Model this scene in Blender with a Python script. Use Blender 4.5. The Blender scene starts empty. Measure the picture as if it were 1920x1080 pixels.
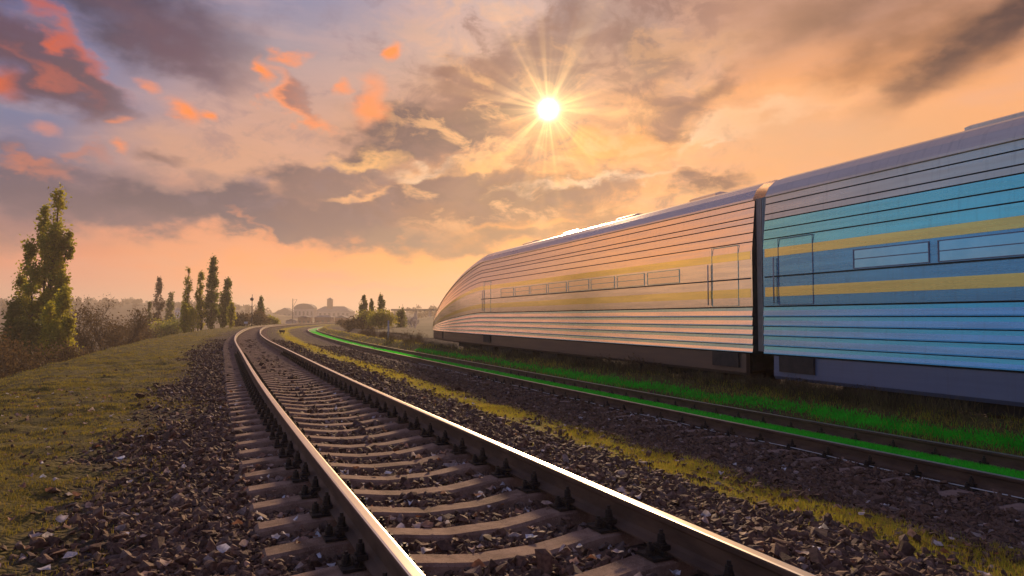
import bpy, bmesh, math, random
import numpy as np
from mathutils import Vector, Matrix, noise as mnoise

R = math.radians
rng = np.random.default_rng(7)
random.seed(7)
scene = bpy.context.scene
COL = scene.collection

# ------------------------------------------------------------------ camera
F_PX, CAM_Z, PITCH = 1280.0, 1.5, math.atan(56 / 1280.0)
cam_d = bpy.data.cameras.new('camera')
cam_d.lens, cam_d.sensor_width, cam_d.clip_end, cam_d.clip_start = 24.0, 36.0, 20000, 0.05
cam = bpy.data.objects.new('camera', cam_d)
cam.location = (0, 0, CAM_Z)
cam.rotation_euler = (R(90) + PITCH, 0, 0)
COL.objects.link(cam)
scene.camera = cam

def px_dir(x, y):
    a, b = (x - 960) / F_PX, -(y - 540) / F_PX
    v = Vector((a, math.cos(PITCH) - b * math.sin(PITCH), math.sin(PITCH) + b * math.cos(PITCH)))
    return v.normalized()

def px_ae(x, y):
    d = px_dir(x, y)
    return math.degrees(math.atan2(d.x, d.y)), math.degrees(math.asin(d.z))

def at_px(x, y, z=None, Y=None):
    """the point of the place behind a pixel, on height z or at distance Y"""
    d = px_dir(x, y)
    t = (z - CAM_Z) / d.z if Y is None else Y / d.y
    return Vector((0, 0, CAM_Z)) + d * t

SUN_PX = (1028, 205)
SUN_DIR = px_dir(*SUN_PX)
SUN_EL = math.asin(SUN_DIR.z)
SUN_AZ = math.atan2(SUN_DIR.x, SUN_DIR.y)

# ------------------------------------------------------------------ node helpers
def lin(c):
    return tuple(((v / 255) / 12.92 if v / 255 <= .04045 else ((v / 255 + .055) / 1.055) ** 2.4) for v in c[:3]) + (1.0,)

class NT:
    def __init__(s, tree):
        s.t = tree
    def n(s, kind, ins=None, **props):
        nd = s.t.nodes.new(kind)
        for k, v in props.items():
            setattr(nd, k, v)
        for k, v in (ins or {}).items():
            sock = nd.inputs[k]
            if isinstance(v, bpy.types.NodeSocket):
                s.t.links.new(v, sock)
            else:
                sock.default_value = v
        return nd
    def c2v(s, c):
        k = s.n('ShaderNodeSeparateColor', {0: c})
        return s.n('ShaderNodeCombineXYZ', {0: k.outputs[0], 1: k.outputs[1], 2: k.outputs[2]}).outputs[0]
    def grey(s, f):
        return s.n('ShaderNodeCombineColor', {0: f, 1: f, 2: f}).outputs[0]
    def math(s, op, a, b=0.0, clamp=False):
        return s.n('ShaderNodeMath', {0: a, 1: b}, operation=op, use_clamp=clamp).outputs[0]
    def vmath(s, op, a, b=(0, 0, 0)):
        return s.n('ShaderNodeVectorMath', {0: a, 1: b}, operation=op).outputs[0]
    def rng(s, v, a, b, c=0.0, d=1.0, kind='SMOOTHSTEP'):
        return s.n('ShaderNodeMapRange', {0: v, 1: a, 2: b, 3: c, 4: d}, interpolation_type=kind, clamp=(kind != 'LINEAR')).outputs[0]
    def mix(s, f, a, b, blend='MIX'):
        nd = s.n('ShaderNodeMix', data_type='RGBA', blend_type=blend)
        for idx, v in ((0, f), (6, a), (7, b)):
            if isinstance(v, bpy.types.NodeSocket):
                s.t.links.new(v, nd.inputs[idx])
            else:
                nd.inputs[idx].default_value = v
        return nd.outputs[2]
    def ramp(s, f, stops, interp='LINEAR'):
        nd = s.n('ShaderNodeValToRGB', {0: f})
        cr = nd.color_ramp
        cr.interpolation = interp
        while len(cr.elements) < len(stops):
            cr.elements.new(0.5)
        for e, (p, c) in zip(cr.elements, stops):
            e.position = p
            e.color = c
        return nd.outputs[0]

# ------------------------------------------------------------------ sky (world)
world = bpy.data.worlds.new('World')
scene.world = world
world.use_nodes = True
wt = world.node_tree
wt.nodes.clear()
W = NT(wt)
gen = W.n('ShaderNodeTexCoord').outputs['Generated']
dirv = W.vmath('NORMALIZE', gen)
sep = W.n('ShaderNodeSeparateXYZ', {0: dirv})
AZ = W.math('MULTIPLY', W.math('ARCTAN2', sep.outputs[0], sep.outputs[1]), 57.2958)
EL = W.math('MULTIPLY', W.math('ARCSINE', sep.outputs[2]), 57.2958)
P0 = W.n('ShaderNodeCombineXYZ', {0: AZ, 1: EL, 2: 0.0}).outputs[0]
# cloud-edge turbulence
pn = W.vmath('MULTIPLY', dirv, (1, 1, 1.9))
nz1 = W.n('ShaderNodeTexNoise', {'Vector': pn, 'Scale': 8.0, 'Detail': 5.0, 'Roughness': .58})
nz2 = W.n('ShaderNodeTexNoise', {'Vector': W.vmath('ADD', pn, (5, 3, 1)), 'Scale': 21.0, 'Detail': 5.0, 'Roughness': .5})
wrp = W.vmath('MULTIPLY', W.vmath('SUBTRACT', W.c2v(nz1.outputs['Color']), (.5, .5, .5)), (7.5, 4.8, 0))
wrp2 = W.vmath('MULTIPLY', W.vmath('SUBTRACT', W.c2v(nz2.outputs['Color']), (.5, .5, .5)), (5.0, 3.6, 0))
PW = W.vmath('ADD', W.vmath('ADD', P0, wrp), wrp2)
PS = W.vmath('ADD', P0, W.vmath('MULTIPLY', W.vmath('ADD', wrp, wrp2), (.45, .45, 0)))
streak = W.n('ShaderNodeTexNoise', {'Vector': W.vmath('MULTIPLY', dirv, (1, 1, 4.5)), 'Scale': 7.0, 'Detail': 5.0, 'Roughness': .6}).outputs[0]

def el_ramp(stops):
    f = W.rng(EL, -3, 33, 0, 1, 'LINEAR')
    return W.ramp(f, [((e + 3) / 36, lin(c)) for e, c in stops])
LL = el_ramp([(-3, (150, 118, 108)), (0, (255, 204, 152)), (6, (255, 190, 132)), (13, (244, 176, 132)), (22, (160, 150, 165)), (33, (92, 112, 152))])  # unseen sky past the left edge, made peach for the pale coach's reflections
LE = el_ramp([(-3, (120, 95, 90)), (0, (178, 150, 155)), (1.5, (214, 152, 140)), (4.3, (226, 142, 116)), (7, (150, 116, 126)), (10.5, (112, 110, 136)), (15, (108, 124, 158)), (20, (100, 114, 154)), (25, (84, 102, 152)), (33, (80, 92, 132))])
C1 = el_ramp([(-3, (150, 110, 95)), (0, (226, 165, 148)), (2, (252, 164, 122)), (5, (255, 162, 102)), (8, (214, 142, 112)), (12, (202, 154, 132)), (16, (194, 154, 140)), (20, (160, 146, 152)), (25, (128, 134, 164)), (33, (100, 108, 142))])
C2 = el_ramp([(-3, (160, 115, 90)), (0, (254, 186, 128)), (5, (255, 174, 98)), (10, (242, 164, 98)), (14, (220, 152, 108)), (18, (206, 156, 126)), (22, (192, 162, 150)), (26, (188, 166, 166)), (33, (150, 138, 150))])
RR = el_ramp([(-3, (150, 120, 95)), (0, (240, 195, 150)), (5, (240, 190, 142)), (10, (236, 172, 122)), (15, (242, 176, 130)), (18, (234, 166, 120)), (22, (196, 150, 128)), (26, (158, 126, 116)), (33, (120, 100, 100))])
LB = el_ramp([(-3, (120, 130, 140)), (0, (176, 196, 205)), (5, (150, 190, 212)), (12, (118, 168, 205)), (22, (98, 140, 190)), (33, (88, 120, 168))])  # unseen blue sky farther left, added to colour the blue coach's reflections
sky = W.mix(W.rng(AZ, -75, -57), LB, LL)
sky = W.mix(W.rng(AZ, -50, -38), sky, LE)
sky = W.mix(W.rng(AZ, -36, -19), sky, C1)
sky = W.mix(W.rng(AZ, -19, -1), sky, C2)
sky = W.mix(W.rng(AZ, 0, 18), sky, RR)
sky = W.mix(W.rng(AZ, 55, 120), sky, W.mix(W.rng(EL, 0, 30), lin((150, 140, 160)), lin((100, 118, 160))))
sky = W.mix(W.rng(AZ, -150, -100), lin((120, 128, 160)), sky)
sky = W.mix(W.rng(EL, 30, 70), sky, lin((96, 112, 150)))
# fine streaks of high cloud
sky = W.mix(W.math('MULTIPLY', W.rng(streak, .40, .66), .22), sky, lin((214, 172, 160)))

body = W.rng(nz1.outputs[0], .30, .60)
fine = W.rng(nz2.outputs[0], .30, .62)
tex = W.math('ADD', W.math('MULTIPLY', body, .25), W.math('ADD', W.math('MULTIPLY', fine, .30), .50))

def blob(col, x, y, rx, ry, rot=0, op=1.0, soft=.5, src=None, textured=True):
    global sky
    a, e = px_ae(x, y)
    k = math.degrees(1 / F_PX) * math.cos(R(a)) ** 1.5
    rx, ry, ca, sa = rx * k * 1.14, ry * k * 1.2, math.cos(R(-rot)), math.sin(R(-rot))
    q = W.vmath('SUBTRACT', src or PW, (a, e, 0))
    u = W.n('ShaderNodeVectorMath', {0: q, 1: (ca / rx, sa / rx, 0)}, operation='DOT_PRODUCT').outputs['Value']
    w_ = W.n('ShaderNodeVectorMath', {0: q, 1: (-sa / ry, ca / ry, 0)}, operation='DOT_PRODUCT').outputs['Value']
    m = W.n('ShaderNodeCombineXYZ', {0: u, 1: w_, 2: 0.0}).outputs[0]
    ln = W.n('ShaderNodeVectorMath', {0: m}, operation='LENGTH').outputs['Value']
    v = W.rng(ln, 1 + soft * .60, 1 - soft * 1.0, 0, op * 1.08)
    if textured:
        v = W.math('MULTIPLY', v, tex)
    lum = sum(col) / 3
    kk = 1.0 if lum > 165 else .86
    sky = W.mix(v, sky, lin([c_ * kk for c_ in col]))

MAUVE, GREY = (104, 92, 108), (84, 86, 110)
# upper left: blue-grey veil and the red-lit cloud
blob((78, 84, 112), 250, 20, 190, 70, 12, 1.0, .7)
blob((110, 92, 112), 330, 70, 130, 40, 25, .8, .8)
blob((102, 88, 112), 55, 110, 175, 62, 38, 1.0, .45)
blob((105, 90, 108), 150, 165, 80, 36, 38, 1.0, .6)
blob((236, 118, 92), 100, 56, 120, 16, 42, .85, 1.0, PW)
blob((98, 84, 106), 60, 118, 120, 26, 40, 1.0, .7)
blob((216, 122, 108), 104, 150, 58, 14, 35, .6, .9)
blob((232, 120, 96), 0, 152, 34, 22, 15, .95, .9, PS)
# left middle grey bank
blob((98, 98, 124), 60, 345, 150, 50, 6, 1.0, .6)
blob((104, 98, 122), 190, 400, 190, 42, 0, .95, .6)
blob((140, 112, 124), 30, 430, 140, 34, 0, .7, .8)
blob((220, 138, 120), 90, 312, 46, 12, 8, .7, .8)
blob((214, 136, 122), 165, 300, 34, 10, 8, .6, .8)
# long grey band
blob((206, 158, 134), 430, 300, 190, 44, 4, .8, .9, PS)
blob((140, 126, 132), 400, 362, 180, 30, 6, .7, .7)
blob((98, 94, 116), 280, 390, 260, 38, 3, .8, .7)
blob((112, 98, 112), 640, 400, 130, 36, 3, .8, .6)
blob(GREY, 420, 392, 160, 32, 2, 1.2, .45)
blob((84, 86, 112), 505, 412, 90, 24, 6, 1.1, .5)
blob((106, 92, 108), 630, 415, 120, 44, 5, 1.05, .5)
blob((112, 98, 110), 560, 340, 70, 26, 14, 1.0, .6)
blob((130, 108, 114), 660, 335, 110, 22, -12, 1.0, .6)
blob((232, 158, 126), 340, 458, 240, 22, -2, .7, .8)
blob((250, 160, 116), 520, 440, 60, 8, 24, .6, .8)
blob((112, 96, 106), 305, 297, 40, 8, 4, .7, .9, PS)
# centre clouds
blob((150, 124, 122), 820, 235, 180, 52, -14, .7, .7)
blob((104, 88, 98), 790, 247, 125, 34, -8, 1.25, .45)
blob((100, 86, 98), 720, 285, 80, 16, -4, 1.05, .5)
blob((120, 98, 100), 910, 225, 100, 24, -10, 1.0, .5)
blob((150, 112, 108), 900, 160, 90, 46, -20, .95, .6)
blob((138, 112, 116), 1010, 108, 95, 44, 0, 1.0, .55)
blob((146, 124, 128), 1070, 35, 70, 40, 0, .9, .6)
blob((168, 144, 142), 1190, 45, 120, 50, 20, .65, .7)
blob((150, 122, 116), 1220, 100, 70, 32, 20, .85, .6)
blob((118, 94, 102), 820, 350, 100, 28, -3, 1.15, .45)
blob((122, 96, 100), 900, 335, 110, 30, 2, 1.05, .5)
blob((112, 92, 102), 730, 385, 60, 22, 0, 1.05, .5)
blob((140, 104, 98), 860, 400, 120, 26, 0, 1.05, .5)
blob((158, 114, 96), 1040, 355, 140, 26, -3, .95, .55)
blob((148, 112, 96), 900, 455, 120, 20, -4, .85, .6)
blob((162, 122, 100), 1060, 430, 120, 16, -10, .8, .6)
blob((238, 196, 160), 820, 310, 70, 10, -10, .8, .7)
blob((246, 206, 170), 1100, 345, 150, 9, -3, .8, .7)
blob((240, 180, 130), 680, 360, 60, 8, -10, .7, .8)
blob((246, 172, 108), 1060, 300, 120, 30, 0, .55, .8)
# right
blob((196, 146, 112), 1240, 215, 120, 50, -5, .6, .7)
blob((152, 118, 108), 1330, 175, 60, 30, -25, .8, .6)
blob((154, 112, 96), 1285, 258, 60, 16, -10, .8, .6)
blob((222, 176, 150), 1330, 110, 70, 30, -30, .7, .7)
blob((252, 214, 178), 1340, 262, 60, 12, -25, 1.0, .7)
blob((250, 200, 160), 1450, 215, 120, 16, -12, .85, .8)
blob((252, 186, 138), 1590, 165, 130, 26, 4, .9, .8)
blob((132, 104, 94), 1560, 30, 130, 34, -5, .7, .9, PS)
blob((118, 92, 84), 1790, 95, 150, 42, -28, 1.05, 1.0, PS)
blob((90, 76, 80), 1900, 30, 170, 52, -28, 1.1, 1.0, PS)
blob((140, 108, 98), 1000, 375, 140, 28, 4, .9, .6)
blob((134, 112, 110), 770, 440, 90, 18, 0, .9, .6)
blob((140, 108, 102), 960, 275, 120, 20, -8, .6, .7)
blob((246, 172, 104), 1130, 275, 130, 24, 8, .8, .8)
blob((250, 190, 128), 690, 300, 70, 12, -10, .8, .8)
blob((246, 180, 118), 900, 300, 60, 10, -16, .8, .8)
blob((176, 144, 132), 1120, 130, 150, 46, 10, .5, .8)
blob((196, 150, 124), 1420, 60, 150, 50, -10, .5, .9, PS)
blob((150, 112, 92), 1700, 60, 160, 40, -24, .7, .9, PS)
blob((150, 112, 100), 1335, 343, 52, 17, -4, 1.05, .55)
blob((222, 172, 134), 1520, 250, 220, 44, 6, .7, .9, PS)
blob((150, 126, 120), 1320, 375, 70, 10, -4, .6, .8)
# broken cloud field round the sun
nz3 = W.n('ShaderNodeTexNoise', {'Vector': W.vmath('ADD', W.vmath('MULTIPLY', dirv, (1, 1, 1.7)), (9, 2, 4)), 'Scale': 16.0, 'Detail': 7.0, 'Roughness': .62, 'Distortion': .4}).outputs[0]
reg = W.math('MULTIPLY', W.math('MULTIPLY', W.rng(AZ, -16, -4), W.rng(AZ, 22, 12)), W.math('MULTIPLY', W.rng(EL, 5.5, 10), W.rng(EL, 34, 24)))
sky = W.mix(W.math('MULTIPLY', reg, W.rng(nz3, .49, .64, 0, .62)), sky, lin((124, 96, 96)))
sky = W.mix(W.math('MULTIPLY', W.math('MULTIPLY', reg, W.rng(EL, 21, 15, .35, 1.0)), W.rng(nz3, .50, .36, 0, .78)), sky, lin((246, 186, 134)))
regl = W.math('MULTIPLY', W.math('MULTIPLY', W.rng(AZ, -34, -24), W.rng(AZ, -6, -14)), W.math('MULTIPLY', W.rng(EL, 7, 10), W.rng(EL, 30, 18)))
sky = W.mix(W.math('MULTIPLY', regl, W.rng(nz3, .50, .68, 0, .40)), sky, lin((120, 108, 124)))
# small bright orange cloudlets
for (x, y, rx, ry, rot, op) in ((342, 212, 30, 17, 25, 1.4), (392, 219, 15, 9, 0, 1.3), (487, 137, 20, 9, 55, 1.3), (535, 172, 46, 15, 42, .9), (585, 215, 40, 12, 25, .8),
                                (690, 190, 22, 34, 20, 1.0), (640, 165, 12, 12, 0, .9), (737, 96, 13, 13, 30, 1.4), (520, 100, 34, 12, -10, .9), (280, 158, 20, 11, 20, .7),
                                (213, 232, 20, 7, -10, .7), (75, 245, 26, 9, 15, .6), (225, 277, 12, 7, 0, .7), (705, 212, 26, 12, 10, .9)):
    blob((255, 150, 98), x, y, rx * .95, ry * 1.0, rot, op * .85, .95, PW if rx > 30 else PS)
blob((160, 122, 124), 555, 175, 36, 14, 40, .8, .8)
# low haze bars above the horizon
blob((226, 150, 128), 600, 515, 70, 9, 0, .8, .8, PS)
blob((214, 152, 132), 690, 538, 110, 6, 0, .7, .8, PS)
sky = W.n('ShaderNodeHueSaturation', {'Saturation': 1.06, 'Value': 1.0, 'Color': sky}).outputs[0]
sky = W.n('ShaderNodeBrightContrast', {'Color': sky, 'Bright': .012, 'Contrast': .13}).outputs[0]
# sun, its bright air and lens-star rays painted into the sky
cosang = W.n('ShaderNodeVectorMath', {0: dirv, 1: tuple(SUN_DIR)}, operation='DOT_PRODUCT').outputs['Value']
ANG = W.math('MULTIPLY', W.math('ARCCOSINE', W.math('MINIMUM', cosang, .9999999)), 57.2958)
up = Vector((0, 0, 1)); sr = SUN_DIR.cross(up).normalized(); su = sr.cross(SUN_DIR).normalized()
dx = W.n('ShaderNodeVectorMath', {0: dirv, 1: tuple(sr)}, operation='DOT_PRODUCT').outputs['Value']
dy = W.n('ShaderNodeVectorMath', {0: dirv, 1: tuple(su)}, operation='DOT_PRODUCT').outputs['Value']
PHI = W.math('ARCTAN2', dy, dx)
circ = W.n('ShaderNodeCombineXYZ', {0: W.math('COSINE', PHI), 1: W.math('SINE', PHI), 2: 0.0}).outputs[0]
rays = W.n('ShaderNodeTexNoise', {'Vector': circ, 'Scale': 3.6, 'Detail': 2.0, 'Roughness': .6}).outputs[0]
rays = W.math('POWER', W.rng(rays, .40, .70), 1.5)
fall = W.math('EXPONENT', W.math('MULTIPLY', ANG, -1 / 3.0))
g1 = W.math('MULTIPLY', W.math('MULTIPLY', rays, fall), 1.25)
g2 = W.math('MULTIPLY', W.math('EXPONENT', W.math('MULTIPLY', ANG, -1 / .95)), 2.3)
g3 = W.math('MULTIPLY', W.math('EXPONENT', W.math('MULTIPLY', ANG, -1 / 6.0)), .14)
disc = W.math('MULTIPLY', W.math('EXPONENT', W.math('MULTIPLY', W.math('MULTIPLY', ANG, ANG), -3.2)), 5.0)
sky = W.mix(1.0, sky, W.mix(1.0, (1.0, .58, .18, 1), W.grey(g1), 'MULTIPLY'), 'ADD')
sky = W.mix(1.0, sky, W.mix(1.0, (1.0, .70, .28, 1), W.grey(g2), 'MULTIPLY'), 'ADD')
sky = W.mix(1.0, sky, W.mix(1.0, (1.0, .50, .16, 1), W.grey(g3), 'MULTIPLY'), 'ADD')
sky = W.mix(1.0, sky, W.grey(disc), 'ADD')
nish = W.n('ShaderNodeTexSky', sky_type='NISHITA', sun_disc=False, sun_elevation=SUN_EL, sun_rotation=SUN_AZ)
bg1 = W.n('ShaderNodeBackground', {'Color': sky, 'Strength': .97})
bg2 = W.n('ShaderNodeBackground', {'Color': nish.outputs[0], 'Strength': .004})
add = W.n('ShaderNodeAddShader', {0: bg1.outputs[0], 1: bg2.outputs[0]})
wo = W.n('ShaderNodeOutputWorld', {'Surface': add.outputs[0]})
world.cycles.sampling_method = 'MANUAL'
world.cycles.sample_map_resolution = 1024

# ------------------------------------------------------------------ sun lamp and exposure
sun_d = bpy.data.lights.new('sun', 'SUN')
sun_d.energy, sun_d.angle, sun_d.color = 4.2, R(4), (1.0, .68, .40)
sun = bpy.data.objects.new('sun', sun_d)
sun.rotation_euler = (-SUN_DIR).to_track_quat('-Z', 'Y').to_euler()
sun.location = (0, 0, 60)
COL.objects.link(sun)
scene.view_settings.view_transform = 'Standard'
scene.view_settings.look = 'None'
scene.view_settings.exposure = 0.08
scene.view_settings.gamma = 1.0
scene.render.engine = 'CYCLES'
scene.cycles.use_denoising = True
scene.cycles.max_bounces = 6
scene.cycles.transparent_max_bounces = 8
scene.cycles.volume_bounces = 0

# ------------------------------------------------------------------ materials
def material(name):
    m = bpy.data.materials.new(name)
    m.use_nodes = True
    t = m.node_tree
    t.nodes.clear()
    n = NT(t)
    out = n.n('ShaderNodeOutputMaterial')
    return m, n, out

def mat_basic(name, c1, c2=None, scale=6.0, rough=.8, metal=0.0, bump=0.0, bscale=None, coat=0.0, spec=.5, stretch=(1, 1, 1), detail=6.0, lo=.35, hi=.65):
    m, n, out = material(name)
    tc = n.n('ShaderNodeTexCoord').outputs['Object']
    v = n.vmath('MULTIPLY', tc, stretch)
    nz = n.n('ShaderNodeTexNoise', {'Vector': v, 'Scale': scale, 'Detail': detail, 'Roughness': .6}).outputs[0]
    c = n.mix(n.rng(nz, lo, hi), c1 + (1,), (c2 or c1) + (1,))
    p = n.n('ShaderNodeBsdfPrincipled', {'Base Color': c, 'Roughness': rough, 'Metallic': metal, 'Coat Weight': coat, 'Specular IOR Level': spec})
    if bump:
        nb = n.n('ShaderNodeTexNoise', {'Vector': v, 'Scale': bscale or scale * 4, 'Detail': 6.0, 'Roughness': .65}).outputs[0]
        b = n.n('ShaderNodeBump', {'Height': nb, 'Strength': bump, 'Distance': .02})
        n.t.links.new(b.outputs[0], p.inputs['Normal'])
    n.t.links.new(p.outputs[0], out.inputs[0])
    return m

def mat_island(name, stops, rough=.85, transl=0.0, tcol=None, spec=.3, nscale=30.0, nmix=.35, bump=0.0):
    """every little piece (stone, leaf, blade) gets its own tone"""
    m, n, out = material(name)
    rnd = n.n('ShaderNodeNewGeometry').outputs['Random Per Island']
    c = n.ramp(rnd, [(p, c + (1,)) for p, c in stops], 'LINEAR')
    tc = n.n('ShaderNodeTexCoord').outputs['Object']
    nz = n.n('ShaderNodeTexNoise', {'Vector': tc, 'Scale': nscale, 'Detail': 3.0}).outputs[0]
    k = n.rng(nz, .3, .7, 1 - nmix, 1 + nmix)
    c = n.mix(1.0, c, n.n('ShaderNodeCombineXYZ', {0: k, 1: k, 2: k}).outputs[0], 'MULTIPLY')
    p = n.n('ShaderNodeBsdfPrincipled', {'Base Color': c, 'Roughness': rough, 'Specular IOR Level': spec})
    if bump:
        nb = n.n('ShaderNodeTexNoise', {'Vector': tc, 'Scale': nscale * 3, 'Detail': 4.0}).outputs[0]
        b = n.n('ShaderNodeBump', {'Height': nb, 'Strength': bump, 'Distance': .01})
        n.t.links.new(b.outputs[0], p.inputs['Normal'])
    sh = p.outputs[0]
    if transl:
        tr = n.n('ShaderNodeBsdfTranslucent', {'Color': n.mix(.5, c, tcol + (1,)) if tcol else c})
        sh = n.n('ShaderNodeMixShader', {0: transl, 1: sh, 2: tr.outputs[0]}).outputs[0]
    n.t.links.new(sh, out.inputs[0])
    return m

M = {}
M['stone'] = mat_island('ballast stone', [(0, (.070, .036, .024)), (.3, (.13, .068, .044)), (.6, (.18, .094, .058)), (.85, (.10, .062, .050)), (.97, (.23, .14, .10)), (1, (.32, .24, .20))], .8, nscale=40, bump=.3)
M['leaf_litter'] = mat_island('fallen leaf', [(0, (.22, .10, .055)), (.35, (.36, .20, .14)), (.65, (.46, .33, .28)), (.85, (.62, .54, .52)), (1, (.75, .76, .80))], .7, .25)
def concrete(name, c1, c2):
    m, n, out = material(name)
    tc = n.n('ShaderNodeTexCoord').outputs['Object']
    rnd = n.n('ShaderNodeObjectInfo').outputs['Random']
    v = n.vmath('ADD', tc, n.n('ShaderNodeCombineXYZ', {0: n.math('MULTIPLY', rnd, 37.0), 1: n.math('MULTIPLY', rnd, 11.0), 2: 0.0}).outputs[0])
    a = n.n('ShaderNodeTexNoise', {'Vector': v, 'Scale': 7.0, 'Detail': 8.0, 'Roughness': .7}).outputs[0]
    b = n.n('ShaderNodeTexNoise', {'Vector': v, 'Scale': 130.0, 'Detail': 2.0}).outputs[0]
    d = n.n('ShaderNodeTexNoise', {'Vector': v, 'Scale': 2.3, 'Detail': 5.0, 'Roughness': .65}).outputs[0]
    pit = n.n('ShaderNodeTexVoronoi', {'Vector': v, 'Scale': 55.0}).outputs['Distance']
    c = n.mix(n.rng(a, .32, .68), c1 + (1,), c2 + (1,))
    c = n.mix(n.rng(d, .50, .68, 0, .65), c, (.085, .045, .028, 1))
    c = n.mix(n.rng(b, .60, .72, 0, .7), c, (.40, .30, .24, 1))
    c = n.mix(n.rng(pit, .22, .08, 0, .6), c, (.05, .03, .022, 1))
    h = n.math('ADD', n.math('MULTIPLY', n.rng(pit, .05, .3), .6), n.math('ADD', n.math('MULTIPLY', a, 1.4), n.math('MULTIPLY', b, .35)))
    bp = n.n('ShaderNodeBump', {'Height': h, 'Strength': .55, 'Distance': .012})
    p = n.n('ShaderNodeBsdfPrincipled', {'Base Color': c, 'Roughness': .9, 'Specular IOR Level': .25, 'Normal': bp.outputs[0]})
    n.t.links.new(p.outputs[0], out.inputs[0])
    return m
M['concrete'] = concrete('weathered concrete', (.20, .112, .074), (.36, .225, .155))
M['concrete_far'] = concrete('pink grey concrete', (.23, .135, .105), (.34, .22, .17))
M['rust'] = mat_basic('rusted rail steel', (.085, .045, .028), (.15, .082, .05), 3, .75, metal=.2, bump=.15, bscale=40, stretch=(1, 1, 3))
M['rail_top'] = mat_basic('polished rail head', (.92, .84, .68), (.98, .90, .76), 2, .31, metal=1.0, stretch=(1, 1, 1))
M['rail_top_dull'] = mat_basic('worn rail head', (.60, .50, .36), (.70, .60, .45), 2, .36, metal=1.0)
M['iron'] = mat_basic('dark greasy iron', (.022, .018, .016), (.05, .035, .028), 30, .55, metal=.5, bump=.2)
M['bark'] = mat_basic('bark', (.05, .038, .028), (.09, .07, .05), 8, .9, bump=.4, stretch=(1, 1, .25))
M['twig'] = mat_basic('twig', (.07, .045, .034), (.11, .075, .05), 3, .9)
M['pale_twig'] = mat_basic('pale twig', (.50, .42, .38), (.62, .54, .50), 3, .85)
M['leaf'] = mat_island('poplar leaf', [(0, (.13, .17, .03)), (.4, (.24, .27, .04)), (.75, (.34, .28, .045)), (1, (.42, .29, .05))], .6, .5, (.75, .68, .05), nscale=.6, nmix=.35)
M['leaf_bright'] = mat_island('yellow green leaf', [(0, (.15, .19, .02)), (.5, (.32, .33, .035)), (1, (.55, .46, .05))], .6, .5, (.85, .76, .05), nscale=.7, nmix=.35)
M['leaf_dark'] = mat_island('dark green leaf', [(0, (.06, .09, .022)), (.6, (.14, .17, .035)), (1, (.21, .21, .045))], .6, .45, (.40, .42, .04), nscale=.6)
M['leaf_brown'] = mat_island('brown autumn leaf', [(0, (.06, .042, .022)), (.6, (.11, .075, .035)), (1, (.17, .11, .045))], .7, .4, (.2, .12, .04), nscale=.6)
M['grass'] = mat_island('autumn grass', [(0, (.17, .25, .03)), (.35, (.32, .38, .045)), (.6, (.50, .42, .055)), (.8, (.52, .30, .08)), (1, (.42, .22, .08))], .7, .5, (.80, .66, .06), nscale=1.6, nmix=.4)
M['moss'] = mat_island('verge grass', [(0, (.11, .13, .026)), (.4, (.20, .185, .032)), (.7, (.29, .215, .045)), (1, (.30, .165, .06))], .8, .4, (.46, .38, .05), nscale=1.3, nmix=.45)
M['straw'] = mat_island('dry weed', [(0, (.05, .042, .022)), (.4, (.11, .085, .04)), (.75, (.19, .14, .065)), (1, (.12, .12, .035))], .8, .3, nscale=1.2)
M['light_streak'] = mat_island('green light streak colour', [(0, (.03, .52, .02)), (.5, (.05, .72, .03)), (1, (.10, .85, .06))], .7, .45, (.08, .95, .04), nscale=3, nmix=.15)  # stands in for green light streaks, put into the blade colour
M['signwhite'] = mat_basic('white enamel', (.75, .78, .80), (.62, .66, .70), 8, .4)
M['postpaint'] = mat_basic('pale concrete post', (.40, .37, .36), (.52, .49, .47), 6, .85)
M['poledark'] = mat_basic('dark pole steel', (.05, .045, .05), (.09, .08, .08), 6, .6, metal=.3)
M['line_white'] = mat_basic('pale line', (.62, .58, .54), (.75, .72, .70), 8, .5)

# ------------------------------------------------------------------ mesh helpers
def link(o, parent=None):
    COL.objects.link(o)
    if parent is not None:
        o.parent = parent
    return o

def big_mesh(name, V, F, mats, parent=None, midx=None, smooth=False, kind=None, uv=None):
    V = np.asarray(V, np.float32); F = np.asarray(F, np.int32)
    me = bpy.data.meshes.new(name)
    me.vertices.add(len(V)); me.vertices.foreach_set('co', V.ravel())
    k = F.shape[1]
    me.loops.add(F.size); me.loops.foreach_set('vertex_index', F.ravel())
    me.polygons.add(len(F))
    me.polygons.foreach_set('loop_start', np.arange(len(F), dtype=np.int32) * k)
    me.polygons.foreach_set('loop_total', np.full(len(F), k, np.int32))
    me.update(calc_edges=True)
    for m in (mats if isinstance(mats, (list, tuple)) else [mats]):
        me.materials.append(m)
    if midx is not None:
        me.polygons.foreach_set('material_index', np.asarray(midx, np.int32))
    me.polygons.foreach_set('use_smooth', np.full(len(F), smooth, bool))
    if uv is not None:
        l = me.uv_layers.new(name='UVMap')
        l.data.foreach_set('uv', np.asarray(uv, np.float32)[F.ravel()].ravel())
    me.update()
    o = bpy.data.objects.new(name, me)
    if kind:
        o['kind'] = kind
    return link(o, parent)

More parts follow.
